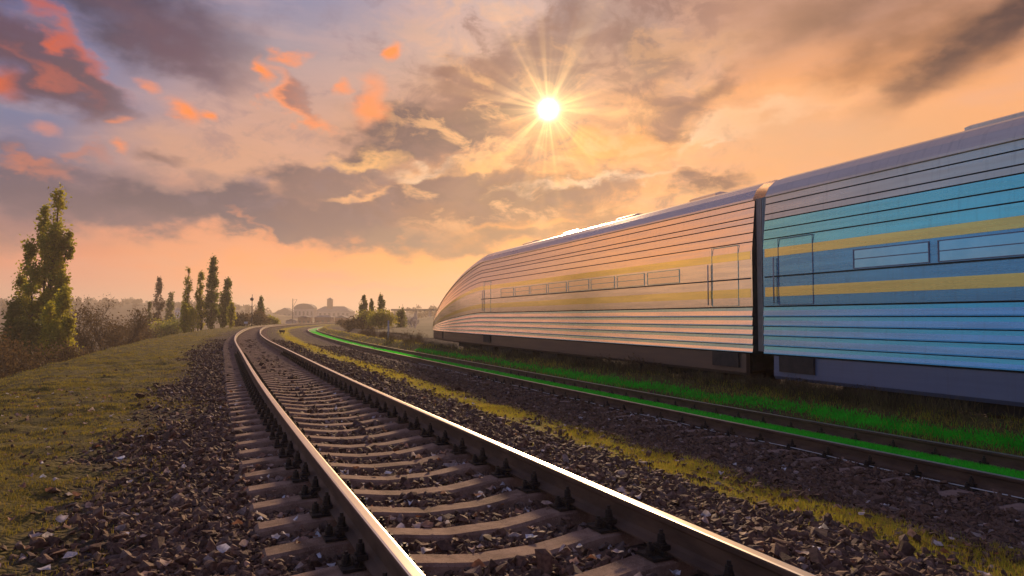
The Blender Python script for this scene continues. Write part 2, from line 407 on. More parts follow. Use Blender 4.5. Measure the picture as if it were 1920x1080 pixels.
class MB:
    """collects shapes, then links them as one mesh object"""
    def __init__(s):
        s.v, s.f, s.m = [], [], []
    def add(s, vs, fs, mi=0):
        b = len(s.v)
        s.v += [tuple(v) for v in vs]
        s.f += [tuple(i + b for i in f) for f in fs]
        s.m += [mi] * len(fs)
    def box(s, x0, x1, y0, y1, z0, z1, mi=0):
        s.add([(x0, y0, z0), (x1, y0, z0), (x1, y1, z0), (x0, y1, z0), (x0, y0, z1), (x1, y0, z1), (x1, y1, z1), (x0, y1, z1)],
              [(3, 2, 1, 0), (4, 5, 6, 7), (0, 1, 5, 4), (1, 2, 6, 5), (2, 3, 7, 6), (3, 0, 4, 7)], mi)
    def cyl(s, p0, p1, r0, r1=None, n=10, mi=0):
        r1 = r0 if r1 is None else r1
        p0, p1 = Vector(p0), Vector(p1)
        d = (p1 - p0).normalized()
        u = d.orthogonal().normalized(); w = d.cross(u)
        vs = []
        for p, r in ((p0, r0), (p1, r1)):
            for i in range(n):
                a = 2 * math.pi * i / n
                vs.append(p + u * (r * math.cos(a)) + w * (r * math.sin(a)))
        fs = [(i, (i + 1) % n, n + (i + 1) % n, n + i) for i in range(n)] + [tuple(range(n - 1, -1, -1)), tuple(range(n, 2 * n))]
        s.add(vs, fs, mi)
    def prism(s, prof, x0, x1, mis=0, caps=True):
        """closed outline prof [(y,z)] drawn along x"""
        n = len(prof)
        vs = [(x0, y, z) for y, z in prof] + [(x1, y, z) for y, z in prof]
        for i in range(n):
            j = (i + 1) % n
            s.add([vs[i], vs[j], vs[n + j], vs[n + i]], [(0, 1, 2, 3)], mis[i] if isinstance(mis, (list, tuple)) else mis)
        if caps:
            s.add(vs[:n], [tuple(range(n))[::-1]], mis[0] if isinstance(mis, (list, tuple)) else mis)
            s.add(vs[n:], [tuple(range(n))], mis[0] if isinstance(mis, (list, tuple)) else mis)
    def build(s, name, mats, parent=None, bevel=0.0, smooth=False, weld=False):
        me = bpy.data.meshes.new(name)
        me.from_pydata(s.v, [], s.f)
        for m in (mats if isinstance(mats, (list, tuple)) else [mats]):
            me.materials.append(m)
        me.polygons.foreach_set('material_index', s.m)
        if weld or bevel:
            bm = bmesh.new(); bm.from_mesh(me)
            bmesh.ops.remove_doubles(bm, verts=bm.verts, dist=1e-5)
            bmesh.ops.recalc_face_normals(bm, faces=bm.faces)
            if bevel:
                es = [e for e in bm.edges if len(e.link_faces) == 2 and e.calc_face_angle(0) > .5]
                bmesh.ops.bevel(bm, geom=es, offset=bevel, segments=2, affect='EDGES')
            bm.to_mesh(me); bm.free()
        if smooth:
            me.polygons.foreach_set('use_smooth', [True] * len(me.polygons))
        me.update()
        return link(bpy.data.objects.new(name, me), parent)

def tag(o, label, cat, group=None, kind=None):
    if label: o['label'] = label
    if cat: o['category'] = cat
    if group: o['group'] = group
    if kind: o['kind'] = kind
    return o

def thing(name, label, cat, loc=(0, 0, 0), rz=0.0, group=None):
    o = bpy.data.objects.new(name, None)
    o.empty_display_size = .2
    o.location = loc; o.rotation_euler = (0, 0, rz)
    COL.objects.link(o)
    return tag(o, label, cat, group)

def dup(root, loc, rz=0.0, sc=None, label=None):
    c = root.copy(); COL.objects.link(c)
    c.location = loc; c.rotation_euler = (0, 0, rz)
    if sc: c.scale = sc if isinstance(sc, tuple) else (sc,) * 3
    if label: c['label'] = label
    for ch in list(root.children):
        d = ch.copy(); COL.objects.link(d); d.parent = c
        for g in list(ch.children):
            e = g.copy(); COL.objects.link(e); e.parent = d
    return c

def rot_random(n):
    q = rng.normal(size=(n, 4)); q /= np.linalg.norm(q, axis=1)[:, None]
    w, x, y, z = q.T
    return np.stack([np.stack([1 - 2 * (y * y + z * z), 2 * (x * y - z * w), 2 * (x * z + y * w)], 1),
                     np.stack([2 * (x * y + z * w), 1 - 2 * (x * x + z * z), 2 * (y * z - x * w)], 1),
                     np.stack([2 * (x * z - y * w), 2 * (y * z + x * w), 1 - 2 * (x * x + y * y)], 1)], 1)

# ------------------------------------------------------------------ line of the railway
KN = [-40, 0, 15, 30, 50, 70, 90, 115, 150, 200, 400]
HD = [25.5, 24.8, 22.9, 23.2, 20.8, 19.6, 18.4, 13.6, 8.1, 2.6, -14]
S = np.arange(-40, 330, .25)
_h = np.radians(np.interp(S, KN, HD))
_h = np.convolve(np.pad(_h, 24, 'edge'), np.ones(49) / 49, 'valid')
CX = np.cumsum(-np.sin(_h)) * .25; CY = np.cumsum(np.cos(_h)) * .25
i0 = np.argmin(abs(S)); CX += .73 - CX[i0]; CY += 2.5 - CY[i0]
P1, P2N, P2F = 1.53, 7.74, 9.03          # offsets of track 1's centre and track 2's rails from the camera line
PC = 1.53

def along(s, p):
    x = np.interp(s, S, CX); y = np.interp(s, S, CY); h = np.interp(s, S, _h)
    return x + np.cos(h) * (p - PC), y + np.sin(h) * (p - PC), h

def to_sp(X, Y):
    """(x, y) -> distance along the line and offset across it"""
    X = np.asarray(X, float); Y = np.asarray(Y, float)
    idx = np.zeros(X.shape, int)
    step = 4
    cx, cy = CX[::step], CY[::step]
    xf, yf = X.ravel(), Y.ravel()
    out = np.empty(xf.shape, int)
    for a in range(0, len(xf), 20000):
        d = (xf[a:a + 20000, None] - cx) ** 2 + (yf[a:a + 20000, None] - cy) ** 2
        out[a:a + 20000] = d.argmin(1) * step
    h = _h[out]
    dx_, dy_ = xf - CX[out], yf - CY[out]
    s = S[out] + (-np.sin(h) * dx_ + np.cos(h) * dy_)
    p = np.cos(h) * dx_ + np.sin(h) * dy_ + PC
    return s.reshape(X.shape), p.reshape(X.shape)

PROF_P = [-16, -12, -8.5, -6.6, -5.6, -5.0, -3.5, -1.6, -.8, -.1, .3, 2.8, 3.3, 3.9, 4.6, 5.2, 5.8, 6.6, 8.9, 9.25, 9.6, 9.98, 10.2, 10.8, 13.4, 14.4, 16]
PROF_Z = [-4.9, -4.5, -2.6, -1.0, -.28, -.04, .02, .03, .02, .05, .06, .06, .04, -.08, -.15, -.2, -.32, -.41, -.41, -.34, -.14, .09, .06, -.60, -.62, -.05, -.3]
def prof(p):
    return np.interp(p, PROF_P, PROF_Z)

def fbm(x, y, sc=1.0, oct=3, seed=0.0):
    out = np.zeros(np.shape(x)); a = 1.0; tot = 0
    r = np.random.default_rng(int(seed * 10) + 3)
    for o in range(oct):
        for k in range(5):
            th = r.uniform(0, 2 * math.pi); f = sc * (2 ** o) * r.uniform(.7, 1.5); ph = r.uniform(0, 6.28)
            out = out + a * np.sin((x * math.cos(th) + y * math.sin(th)) * f + ph) / 2.2
        tot += a; a *= .55
    return out / tot

# ------------------------------------------------------------------ the ground and the embankment
def far_height(X, Y):
    d = np.hypot(X, Y)
    s, p = to_sp(X, Y)
    base = np.where(p < 0, np.interp(p, [-60, -12], [-5.0, -4.6]), np.interp(p, [15, 60], [-.15, -.1]))
    inside = (p > -14) & (p < 15) & (s > -38) & (s < 320)
    base = np.where(inside, np.minimum(base, prof(p) - 1.0), base)
    az = np.degrees(np.arctan2(X, Y))
    hl = np.interp(d, [260, 420, 700, 1100, 3000], [0, .25, 1.0, 1.25, 1.5])
    lift = 18 * hl * np.interp(az, [-60, -30, -22, -18, -12, -5, 0, 60], [.95, .95, .85, .45, .45, .9, 1.05, 1.15])
    lift = lift * (1 + .22 * fbm(X, Y, .008, 3, 2))
    return base + np.where(Y > 0, lift, lift * .5) + .12 * fbm(X, Y, .3, 2, 4)
def axis(dense, far, step, g):
    a = list(np.arange(0, dense, step)); v = a[-1]; st = step
    while v < far:
        st *= g; v += st; a.append(v)
    return np.array(a)
ax = axis(40, 4000, 1.0, 1.07)
gx = np.concatenate([-ax[:0:-1], ax])
gy = np.concatenate([-axis(10, 900, 2.0, 1.2)[:0:-1], axis(140, 4000, 1.5, 1.05)])
GX, GY = np.meshgrid(gx, gy)
GZ = far_height(GX, GY)
nx, ny = len(gx), len(gy)
ii = np.arange(nx * ny).reshape(ny, nx)
GF = np.stack([ii[:-1, :-1], ii[:-1, 1:], ii[1:, 1:], ii[1:, :-1]], -1).reshape(-1, 4)
gm, n, out = material('field and hill ground')
tc = n.n('ShaderNodeTexCoord').outputs['Object']
z1 = n.n('ShaderNodeTexNoise', {'Vector': tc, 'Scale': .035, 'Detail': 8.0, 'Roughness': .65}).outputs[0]
z2 = n.n('ShaderNodeTexNoise', {'Vector': tc, 'Scale': .8, 'Detail': 6.0}).outputs[0]
c = n.ramp(z1, [(.3, (.045, .04, .022, 1)), (.45, (.085, .065, .035, 1)), (.55, (.12, .085, .05, 1)), (.7, (.06, .06, .028, 1))])
c = n.mix(n.rng(z2, .3, .7, 0, .5), c, (.07, .05, .03, 1))
p_ = n.n('ShaderNodeBsdfPrincipled', {'Base Color': c, 'Roughness': .95, 'Specular IOR Level': .1})
n.t.links.new(p_.outputs[0], out.inputs[0])
big_mesh('ground', np.stack([GX, GY, GZ], -1).reshape(-1, 3), GF, gm, smooth=True, kind='structure')

sv = [-20.0]
while sv[-1] < 318:
    s_ = sv[-1]
    sv.append(s_ + (.5 if s_ < 0 else .11 if s_ < 12 else min(.11 * (1 + (s_ - 12) * .06), 2.0)))
sv = np.array(sv)
pv = np.concatenate([np.arange(-16, -6, .5), np.arange(-6, 10.4, .09), np.arange(10.4, 16.01, .4)])
SS, PP = np.meshgrid(sv, pv, indexing='ij')
ex, ey, _ = along(SS, PP)
def bed_z(s, p, x, y):
    z = prof(p)
    edge = 1 / (1 + np.exp(-(p + .8 + .5 * fbm(x, y, .9, 3, 5)) * 4))           # 0 verge, 1 ballast
    verge = np.clip((p + 7) / 1.5, 0, 1) * (1 - edge)
    z = z + verge * (.045 * fbm(x, y, 2.2, 3, 1) + .034 * fbm(x, y, 9, 3, 8) + .04 * fbm(x, y, .5, 2, 9))
    z = z + edge * .012 * fbm(x, y, 9, 2, 3)
    z = z + np.exp(-((p - 4.7) / .8) ** 2) * .02 * fbm(x, y, 4, 2, 7)
    return z
EZ = bed_z(SS, PP, ex, ey)
a_, b_ = len(sv), len(pv)
ii = np.arange(a_ * b_).reshape(a_, b_)
EF = np.stack([ii[:-1, :-1], ii[:-1, 1:], ii[1:, 1:], ii[1:, :-1]], -1).reshape(-1, 4)
bm_, n, out = material('ballast and verge ground')
uvn = n.n('ShaderNodeTexCoord').outputs['UV']
tc = n.n('ShaderNodeTexCoord').outputs['Object']
pp = n.n('ShaderNodeSeparateXYZ', {0: uvn}).outputs[0]
nA = n.n('ShaderNodeTexNoise', {'Vector': tc, 'Scale': .9, 'Detail': 5.0, 'Roughness': .6}).outputs[0]
nB = n.n('ShaderNodeTexNoise', {'Vector': tc, 'Scale': 7.0, 'Detail': 6.0, 'Roughness': .65}).outputs[0]
nC = n.n('ShaderNodeTexNoise', {'Vector': tc, 'Scale': 45.0, 'Detail': 3.0}).outputs[0]
vor = n.n('ShaderNodeTexVoronoi', {'Vector': n.vmath('ADD', tc, n.vmath('MULTIPLY', n.n('ShaderNodeTexNoise', {'Vector': tc, 'Scale': 20.0}).outputs['Color'], (.03, .03, .03))), 'Scale': 19.0})
rock = n.ramp(n.n('ShaderNodeSeparateXYZ', {0: vor.outputs['Color']}).outputs[0], [(0, (.04, .028, .025, 1)), (.5, (.09, .06, .05, 1)), (.85, (.12, .08, .065, 1)), (1, (.2, .16, .15, 1))])
dist = vor.outputs['Distance']
pj = n.math('ADD', pp, n.math('MULTIPLY', n.math('SUBTRACT', nA, .5), 2.4))
grassA = n.ramp(nB, [(.3, (.06, .045, .02, 1)), (.45, (.12, .10, .027, 1)), (.58, (.17, .135, .034, 1)), (.75, (.10, .058, .03, 1))])
grassA = n.mix(n.rng(nC, .45, .75, 0, .5), grassA, (.05, .035, .025, 1))
grassA = n.mix(n.rng(nA, .55, .75, 0, .45), grassA, (.13, .075, .03, 1))
straw = n.ramp(nB, [(.3, (.08, .065, .03, 1)), (.5, (.15, .125, .035, 1)), (.7, (.12, .08, .035, 1))])
strip = n.ramp(nB, [(.3, (.20, .18, .03, 1)), (.5, (.40, .33, .045, 1)), (.7, (.30, .16, .05, 1))])
nD = n.n('ShaderNodeTexNoise', {'Vector': tc, 'Scale': 3.2, 'Detail': 7.0, 'Roughness': .72}).outputs[0]
grassA = n.mix(n.rng(nD, .52, .64, 0, .8), grassA, (.045, .03, .02, 1))
grassA = n.mix(n.rng(nD, .46, .34, 0, .6), grassA, (.19, .16, .035, 1))
c = n.mix(n.rng(pj, -1.5, -.6), grassA, rock)
f_strip = n.math('MULTIPLY', n.rng(pj, 3.85, 4.25), n.rng(pj, 5.5, 5.0))
c = n.mix(f_strip, c, strip)
c = n.mix(n.rng(pj, 9.05, 9.3), c, straw)
c = n.mix(n.rng(pp, 10.3, 10.7), c, rock)
c = n.mix(n.rng(pp, -5.2, -6.5), c, (.09, .07, .03, 1))
bh = n.math('SUBTRACT', n.math('MULTIPLY', nB, 1.2), n.math('MULTIPLY', dist, n.math('MULTIPLY', n.rng(pj, -1.9, -.9), 1.6)))
bp = n.n('ShaderNodeBump', {'Height': bh, 'Strength': 1.0, 'Distance': .05})
p_ = n.n('ShaderNodeBsdfPrincipled', {'Base Color': c, 'Roughness': .95, 'Specular IOR Level': .15, 'Normal': bp.outputs[0]})
n.t.links.new(p_.outputs[0], out.inputs[0])
big_mesh('embankment', np.stack([ex, ey, EZ], -1).reshape(-1, 3), EF, bm_, smooth=True, kind='structure', uv=np.stack([PP, SS], -1).reshape(-1, 2))

# ------------------------------------------------------------------ rails, sleepers, fastenings
RAIL = [(-.075, 0), (.075, 0), (.075, .012), (.030, .026), (.010, .045), (.009, .125), (.016, .138), (.036, .146), (.0375, .170), (.033, .177), (.022, .180),
        (-.022, .180), (-.033, .177), (-.0375, .170), (-.036, .146), (-.016, .138), (-.009, .125), (-.010, .045), (-.030, .026), (-.075, .012)]
def rail(name, p, ztop, s0, s1, mats, parent, fixed=None):
    st = [s0]
    while st[-1] < s1:
        st.append(st[-1] + (.25 if st[-1] < 20 else 1.0))
    st = np.array(st)
    x, y, h = along(st, np.full(len(st), p))
    V = []
    for u, w in RAIL:
        V.append(np.stack([x + np.cos(h) * u, y + np.sin(h) * u, np.full(len(st), ztop - .18 + w)], -1))
    V = np.stack(V, 1).reshape(-1, 3)
    k, m = len(RAIL), len(st)
    ii = np.arange(m * k).reshape(m, k)
    F = np.stack([ii[:-1], np.roll(ii[:-1], -1, 1), np.roll(ii[1:], -1, 1), ii[1:]], -1)
    mi = np.zeros(F.shape[:2], int)
    mi[:, 9:12] = 1
    return big_mesh(name, V, F.reshape(-1, 4), mats, parent, mi.reshape(-1))

def sleeper_mesh(tops, zb, wt_=.085, wb=.145):
    mb = MB()
    xs = [-1.35, -1.325, -1.05, -.92, -.60, -.50, -.38, -.2, .2, .38, .50, .60, .92, 1.05, 1.325, 1.35]
    rings = []
    for i, x in enumerate(xs):
        e = .02 if i in (0, len(xs) - 1) else 0
        zt = np.interp(abs(x), [0, .25, .42, .58, .95, 1.35], tops) - e
        hw = wt_ - e * .5
        rings.append([(x, -wb, zb), (x, -hw - .012, zt - .02), (x, -hw + .006, zt - .003), (x, hw - .006, zt - .003), (x, hw + .012, zt - .02), (x, wb, zb)])
    vs = [v for r in rings for v in r]
    fs = []
    for i in range(len(rings) - 1):
        for j in range(5):
            a = i * 6 + j
            fs.append((a, a + 6, a + 7, a + 1))
    fs += [(5, 4, 3, 2, 1, 0), tuple(range((len(rings) - 1) * 6, len(rings) * 6))]
    mb.add(vs, fs)
    return mb

def fastening_mesh(zs):
    """one side of a rail seat: plate, anchor bolt, clamp and tall clamp bolt; +x points away from the rail"""
    mb = MB()
    mb.box(.070, .195, -.085, .085, zs - .002, zs + .014)
    mb.box(.112, .128, -.075, .075, zs + .014, zs + .038)
    mb.cyl((.162, 0, zs + .014), (.162, 0, zs + .022), .034, n=12)
    mb.cyl((.162, 0, zs + .022), (.162, 0, zs + .046), .026, n=12)
    mb.cyl((.162, 0, zs + .046), (.162, 0, zs + .071), .023, .021, n=6)
    mb.cyl((.162, 0, zs + .071), (.162, 0, zs + .086), .011, n=8)
    mb.box(.052, .112, -.042, .042, zs + .034, zs + .062)
    mb.box(.098, .124, -.045, .045, zs + .012, zs + .05)
    mb.cyl((.086, 0, zs + .062), (.086, 0, zs + .072), .030, n=12)
    mb.cyl((.086, 0, zs + .072), (.086, 0, zs + .092), .024, n=12)
    mb.cyl((.086, 0, zs + .092), (.086, 0, zs + .120), .023, .021, n=6)
    mb.cyl((.086, 0, zs + .120), (.086, 0, zs + .144), .0115, n=8)
    return mb

def make_track(label, pc, gauge, zt, spacing, s0, s1, tops, zb, mats_rail, mat_sl, n_ind, n_fast, first):
    x, y, h = along(first, pc)
    root = thing('railway_track', label, 'railway track', (0, 0, 0))
    for sg in (-1, 1):
        rail('rail', pc + sg * gauge / 2, zt, s0, s1, mats_rail, root)
    base = None
    fm = None
    for i in range(n_ind):
        s = first + i * spacing
        x, y, h = along(s, pc)
        if base is None:
            base = sleeper_mesh(tops, zb).build('sleeper', mat_sl, root, weld=True)
            o = base
        else:
            o = bpy.data.objects.new('sleeper', base.data); link(o, root)
        o.location = (x, y, 0)
        o.rotation_euler = (R(random.uniform(-.6, .6)), 0, h + R(random.uniform(-.5, .5)))
        if i < n_fast:
            for sg in (-1, 1):
                for side in (-1, 1):
                    if fm is None:
                        fm = fastening_mesh(zt - .18 - .018)
                        f = fm.build('rail_fastening', M['iron'], o, weld=True)
                        fm = f.data
                    else:
                        f = bpy.data.objects.new('rail_fastening', fm); link(f, o)
                    f.location = (sg * gauge / 2, 0, 0)
                    f.rotation_euler = (0, 0, 0 if side > 0 else math.pi)
    # the far rest of the sleepers, too small to tell apart
    V, F = [], []
    bv = np.array([v.co for v in base.data.vertices]); bf = [list(p.vertices) for p in base.data.polygons if len(p.vertices) == 4]
    s = first + n_ind * spacing
    while s < min(s1, 230):
        x, y, h = along(s, pc)
        w = np.stack([bv[:, 0] * math.cos(h) - bv[:, 1] * math.sin(h) + x, bv[:, 0] * math.sin(h) + bv[:, 1] * math.cos(h) + y, bv[:, 2]], 1)
        F += [[k + len(V) * len(bv) for k in f] for f in bf]
        V.append(w)
        s += spacing
    big_mesh('sleeper_row', np.concatenate(V), np.array(F), mat_sl, root, kind='stuff')
    return root

SP1, F1 = .545, .18
SP2, F2_ = .64, .35
Z2 = -.20
make_track('rusty two-rail track on dished concrete sleepers, curving away through the middle of the ballast', P1, 1.594, .35, SP1, -12, 318, [.095, .098, .125, .150, .150, .118], -.10, [M['rust'], M['rail_top']], M['concrete'], 100, 46, F1)
make_track('right-hand track with a green light streak shaped as blades between its rails, on half buried sleepers', (P2N + P2F) / 2, P2F - P2N, Z2, SP2, -14, 318, [Z2 - .24, Z2 - .24, Z2 - .22, Z2 - .2, Z2 - .195, Z2 - .195], -.72, [M['rust'], M['rail_top_dull']], M['concrete_far'], 90, 30, F2_)

# thin pale line along the foot of the right-hand track's nearer rail
mb = MB()
sq = np.arange(-8, 26, .5)
x, y, h = along(sq, np.full(len(sq), P2N - .135))
for k in range(len(sq) - 1):
    mb.cyl((x[k], y[k], Z2 - .175 + .01 * math.sin(k)), (x[k + 1], y[k + 1], Z2 - .175 + .01 * math.sin(k + 1)), .006, n=5)
tag(mb.build('foot_line', M['line_white']), 'thin pale line along the foot of the right-hand track', 'foot_line')

# ------------------------------------------------------------------ ballast stones
def hull(k):
    r = np.random.default_rng(100 + k)
    bm = bmesh.new()
    for _ in range(11):
        v = r.normal(size=3); v /= np.linalg.norm(v)
        bm.verts.new(v * r.uniform(.8, 1.15) * np.array([1.25, .9, .62]))
    ret = bmesh.ops.convex_hull(bm, input=bm.verts)
    for v in [v for v in bm.verts if not v.link_faces]:
        bm.verts.remove(v)
    bmesh.ops.triangulate(bm, faces=bm.faces)
    bm.verts.index_update()
    V = np.array([v.co for v in bm.verts]); F = np.array([[v.index for v in f.verts] for f in bm.faces])
    bm.free()
    return V, F
HULLS = [hull(k) for k in range(14)]

def wedge(d0, d1, dens):
    """random points on the ground the picture (and a step aside) looks over"""
    area = 1.75 * (d1 * d1 - d0 * d0) / 2 + 2.4 * (d1 - d0)
    m = int(area * dens)
    y = np.sqrt(rng.uniform(d0 * d0, d1 * d1, m))
    hw = y * .80 + 1.2
    return rng.uniform(-1, 1, m) * hw, y

def on_sleeper(s, p):
    k1 = np.abs((s - F1 + SP1 / 2) % SP1 - SP1 / 2)
    a = (k1 < .115) & (np.abs(p - P1) < 1.33)
    k2 = np.abs((s - F2_ + SP2 / 2) % SP2 - SP2 / 2)
    b = (k2 < .10) & (np.abs(p - (P2N + P2F) / 2) < 1.30)
    return a, b
VS, FS, nv = [], [], 0
for d0, d1, dens, sz in ((2.4, 5.5, 1150, .029), (5.5, 9, 800, .031), (9, 15, 400, .034), (15, 26, 130, .039), (26, 45, 32, .048)):
    x, y = wedge(d0, d1, dens)
    s, p = to_sp(x, y)
    jit = .55 * fbm(x, y, .9, 3, 5) + rng.normal(0, .25, len(x))
    keep = ((p + jit > -.75) & (p + .5 * jit < 4.15)) | ((p + .5 * jit > 5.05) & (p < 9.15)) | ((p > -5.2) & (p < 0) & (rng.random(len(x)) < .02 + .10 * np.clip(fbm(x, y, 1.6, 3, 71), 0, 1))) | ((p > 4) & (p < 5.2) & (rng.random(len(x)) < .10))
    a, b = on_sleeper(s, p)
    keep &= ~(a & (rng.random(len(x)) > .006)) & ~(b & (rng.random(len(x)) > .02))
    for pr in (P1 - .797, P1 + .797, P2N, P2F):
        keep &= np.abs(p - pr) > .085
    x, y, s, p = x[keep], y[keep], s[keep], p[keep]
    a, b = on_sleeper(s, p)
    z = bed_z(s, p, x, y)
    z = np.where(a, .12, np.where(b, Z2 - .2, z))
    size = sz * np.exp(rng.normal(0, .33, len(x))) * np.where(p < -1.3, .55, 1.0)
    z = z + size * rng.uniform(-.25, .55, len(x))
    Rm = rot_random(len(x))
    which = rng.integers(0, len(HULLS), len(x))
    for k, (hv, hf) in enumerate(HULLS):
        q = np.where(which == k)[0]
        w = np.einsum('nij,vj->nvi', Rm[q], hv) * size[q][:, None, None] * np.array([1, 1, .85]) + np.stack([x, y, z], 1)[q][:, None, :]
        VS.append(w.reshape(-1, 3))
        FS.append((hf[None] + (nv + np.arange(len(q)) * len(hv))[:, None, None]).reshape(-1, 3))
        nv += len(q) * len(hv)
big_mesh('ballast_stones', np.concatenate(VS), np.concatenate(FS), M['stone'], kind='stuff')

# ------------------------------------------------------------------ fallen leaves
def leaf_litter():
    x1, y1 = wedge(2.4, 7, 150); x2, y2 = wedge(7, 14, 60)
    x, y = np.concatenate([x1, x2]), np.concatenate([y1, y2])
    s, p = to_sp(x, y)
    near_rail = np.exp(-((np.abs(p - P1) - .8) / .38) ** 2)
    pr = np.where((p > -.2) & (p < 3.3), .05 + .95 * near_rail, np.where((p < 9) & (p > -5), .06, 0))
    a, b = on_sleeper(s, p)
    keep = (rng.random(len(x)) < pr) & (~a | (rng.random(len(x)) < .08))
    for q in (P1 - .797, P1 + .797, P2N, P2F):
        keep &= np.abs(p - q) > .10
    x, y, s, p = x[keep], y[keep], s[keep], p[keep]
    a, b = on_sleeper(s, p)
    n_ = len(x)
    z = np.where(a, .155, bed_z(s, p, x, y) + .035) + rng.uniform(0, .02, n_)
    # five-by-three curled leaf with a notched outline
    gu = np.array([-1, -.5, 0, .5, 1.0]); gv = np.array([-1, 0, 1.0])
    prof_w = np.array([.15, .75, 1.0, .7, .08])
    base = np.array([(u, v * prof_w[i] * .8, 0) for i, u in enumerate(gu) for v in gv])
    sz = rng.uniform(.016, .042, n_)
    curl = rng.uniform(.2, 1.1, n_); curl2 = rng.uniform(-.9, .9, n_)
    L = base[None] * np.ones((n_, 1, 1))
    L = L + rng.normal(0, .12, L.shape)
    L[:, :, 2] += curl[:, None] * base[None, :, 1] ** 2 + curl2[:, None] * base[None, :, 0] ** 2 * .7
    Rm = rot_random(n_)
    th = rng.uniform(0, 6.28, n_); tilt = rng.normal(0, .5, n_)
    c, s_ = np.cos(th), np.sin(th); ct, st = np.cos(tilt), np.sin(tilt)
    X_ = L[:, :, 0]; Y_ = L[:, :, 1] * ct[:, None] - L[:, :, 2] * st[:, None]; Z_ = L[:, :, 1] * st[:, None] + L[:, :, 2] * ct[:, None]
    V = np.stack([(X_ * c[:, None] - Y_ * s_[:, None]) * sz[:, None] + x[:, None], (X_ * s_[:, None] + Y_ * c[:, None]) * sz[:, None] + y[:, None], Z_ * sz[:, None] + z[:, None]], -1)
    q = np.array([(i * 3 + j, i * 3 + 3 + j, i * 3 + 4 + j, i * 3 + 1 + j) for i in range(4) for j in range(2)])
    Fm = (q[None] + (np.arange(n_) * 15)[:, None, None]).reshape(-1, 4)
    big_mesh('fallen_leaves', V.reshape(-1, 3), Fm, M['leaf_litter'], kind='stuff', smooth=True)
leaf_litter()

# ------------------------------------------------------------------ grass
def blades(name, x, y, z, hgt, wid, mat, lean=.5, kind='stuff'):
    m = len(x)
    th = rng.uniform(0, 6.28, m); ln = np.abs(rng.normal(0, lean, m)) + .08
    az = rng.uniform(0, 6.28, m)
    dx_, dy_ = np.cos(th), np.sin(th)
    wx, wy = np.cos(az) * wid, np.sin(az) * wid
    lx, ly = dx_ * hgt * ln, dy_ * hgt * ln
    V = np.stack([
        np.stack([x - wx, y - wy, z - .01], -1), np.stack([x + wx, y + wy, z - .01], -1),
        np.stack([x - wx * .7 + lx * .35, y - wy * .7 + ly * .35, z + hgt * .6], -1), np.stack([x + wx * .7 + lx * .35, y + wy * .7 + ly * .35, z + hgt * .6], -1),
        np.stack([x - wx * .1 + lx, y - wy * .1 + ly, z + hgt], -1), np.stack([x + wx * .1 + lx, y + wy * .1 + ly, z + hgt], -1)], 1)
    q = np.array([(0, 1, 3, 2), (2, 3, 5, 4)])
    Fm = (q[None] + (np.arange(m) * 6)[:, None, None]).reshape(-1, 4)
    return big_mesh(name, V.reshape(-1, 3), Fm, mat, kind=kind)

def scatter(cond, bands):
    X, Y, Z, H_, K = [], [], [], [], []
    for d0, d1, dens, k in bands:
        x, y = wedge(d0, d1, dens)
        s, p = to_sp(x, y)
        w = cond(x, y, s, p)
        q = rng.random(len(x)) < w
        x, y, s, p = x[q], y[q], s[q], p[q]
        X.append(x); Y.append(y); Z.append(bed_z(s, p, x, y)); K.append(np.full(len(x), k))
    return [np.concatenate(a) for a in (X, Y, Z, K)]

def c_strip(x, y, s, p):
    j = p + .28 * fbm(x, y, 1.1, 3, 11)
    core = np.exp(-((j - 4.65) / .42) ** 4)
    return core * np.clip(.75 + .9 * fbm(x, y, 3.0, 3, 12), .05, 1) + ((p > 3.2) & (p < 6)) * .012
x, y, z, k = scatter(c_strip, ((3, 8, 4200, 1.0), (8, 14, 2200, 1.2), (14, 26, 650, 1.8), (26, 60, 120, 3.2), (60, 130, 22, 6)))
blades('grass', x, y, z, rng.uniform(.02, .06, len(x)) * k ** .45, .0022 * k, M['grass'], .6)

def c_verge(x, y, s, p):
    j = p + .55 * fbm(x, y, .9, 3, 5)
    core = 1 / (1 + np.exp((j + .95) * 5)) * (p > -8)
    return core * np.clip(.42 + 1.1 * fbm(x, y, 2.4, 3, 21) + .9 * fbm(x, y, 9, 2, 22), .03, 1)
x, y, z, k = scatter(c_verge, ((3, 8, 2600, 1.0), (8, 15, 1500, 1.3), (15, 28, 420, 2.0), (28, 60, 90, 3.4), (60, 130, 14, 6)))
blades('verge_grass', x, y, z, rng.uniform(.012, .038, len(x)) * k ** .55, .0026 * k, M['moss'], .9)

def c_light_streak(x, y, s, p):  # where the green light streak between the rails is laid
    u = (p - (P2N + .07)) / (P2F - P2N - .14)
    return ((u > .03) & (u < .97)) * 1.0
V_, F_, nn = [], [], 0
sq = np.concatenate([np.arange(-8, 30, .25), np.arange(30, 200, 1.0)])
pq = np.linspace(P2N + .085, P2F - .085, 9)
SQ, PQ = np.meshgrid(sq, pq, indexing='ij')
tx, ty, _ = along(SQ, PQ)
TZ = np.interp(PQ, [P2N + .085, P2N + .25, P2F - .3, P2F - .085], [Z2 - .17, Z2 - .12, Z2 - .15, Z2 - .2]) + .008 * fbm(tx, ty, 5, 2, 31)
ii = np.arange(SQ.size).reshape(SQ.shape)
TF = np.stack([ii[:-1, :-1], ii[:-1, 1:], ii[1:, 1:], ii[1:, :-1]], -1).reshape(-1, 4)
streak_base = mat_basic('green streak base', (.03, .42, .02), (.05, .58, .03), 9, .9, bump=.5, bscale=60)  # light streak painted as a green strip between the rails
o = big_mesh('light_streak', np.stack([tx, ty, TZ], -1).reshape(-1, 3), TF, streak_base, smooth=True, kind='stuff')
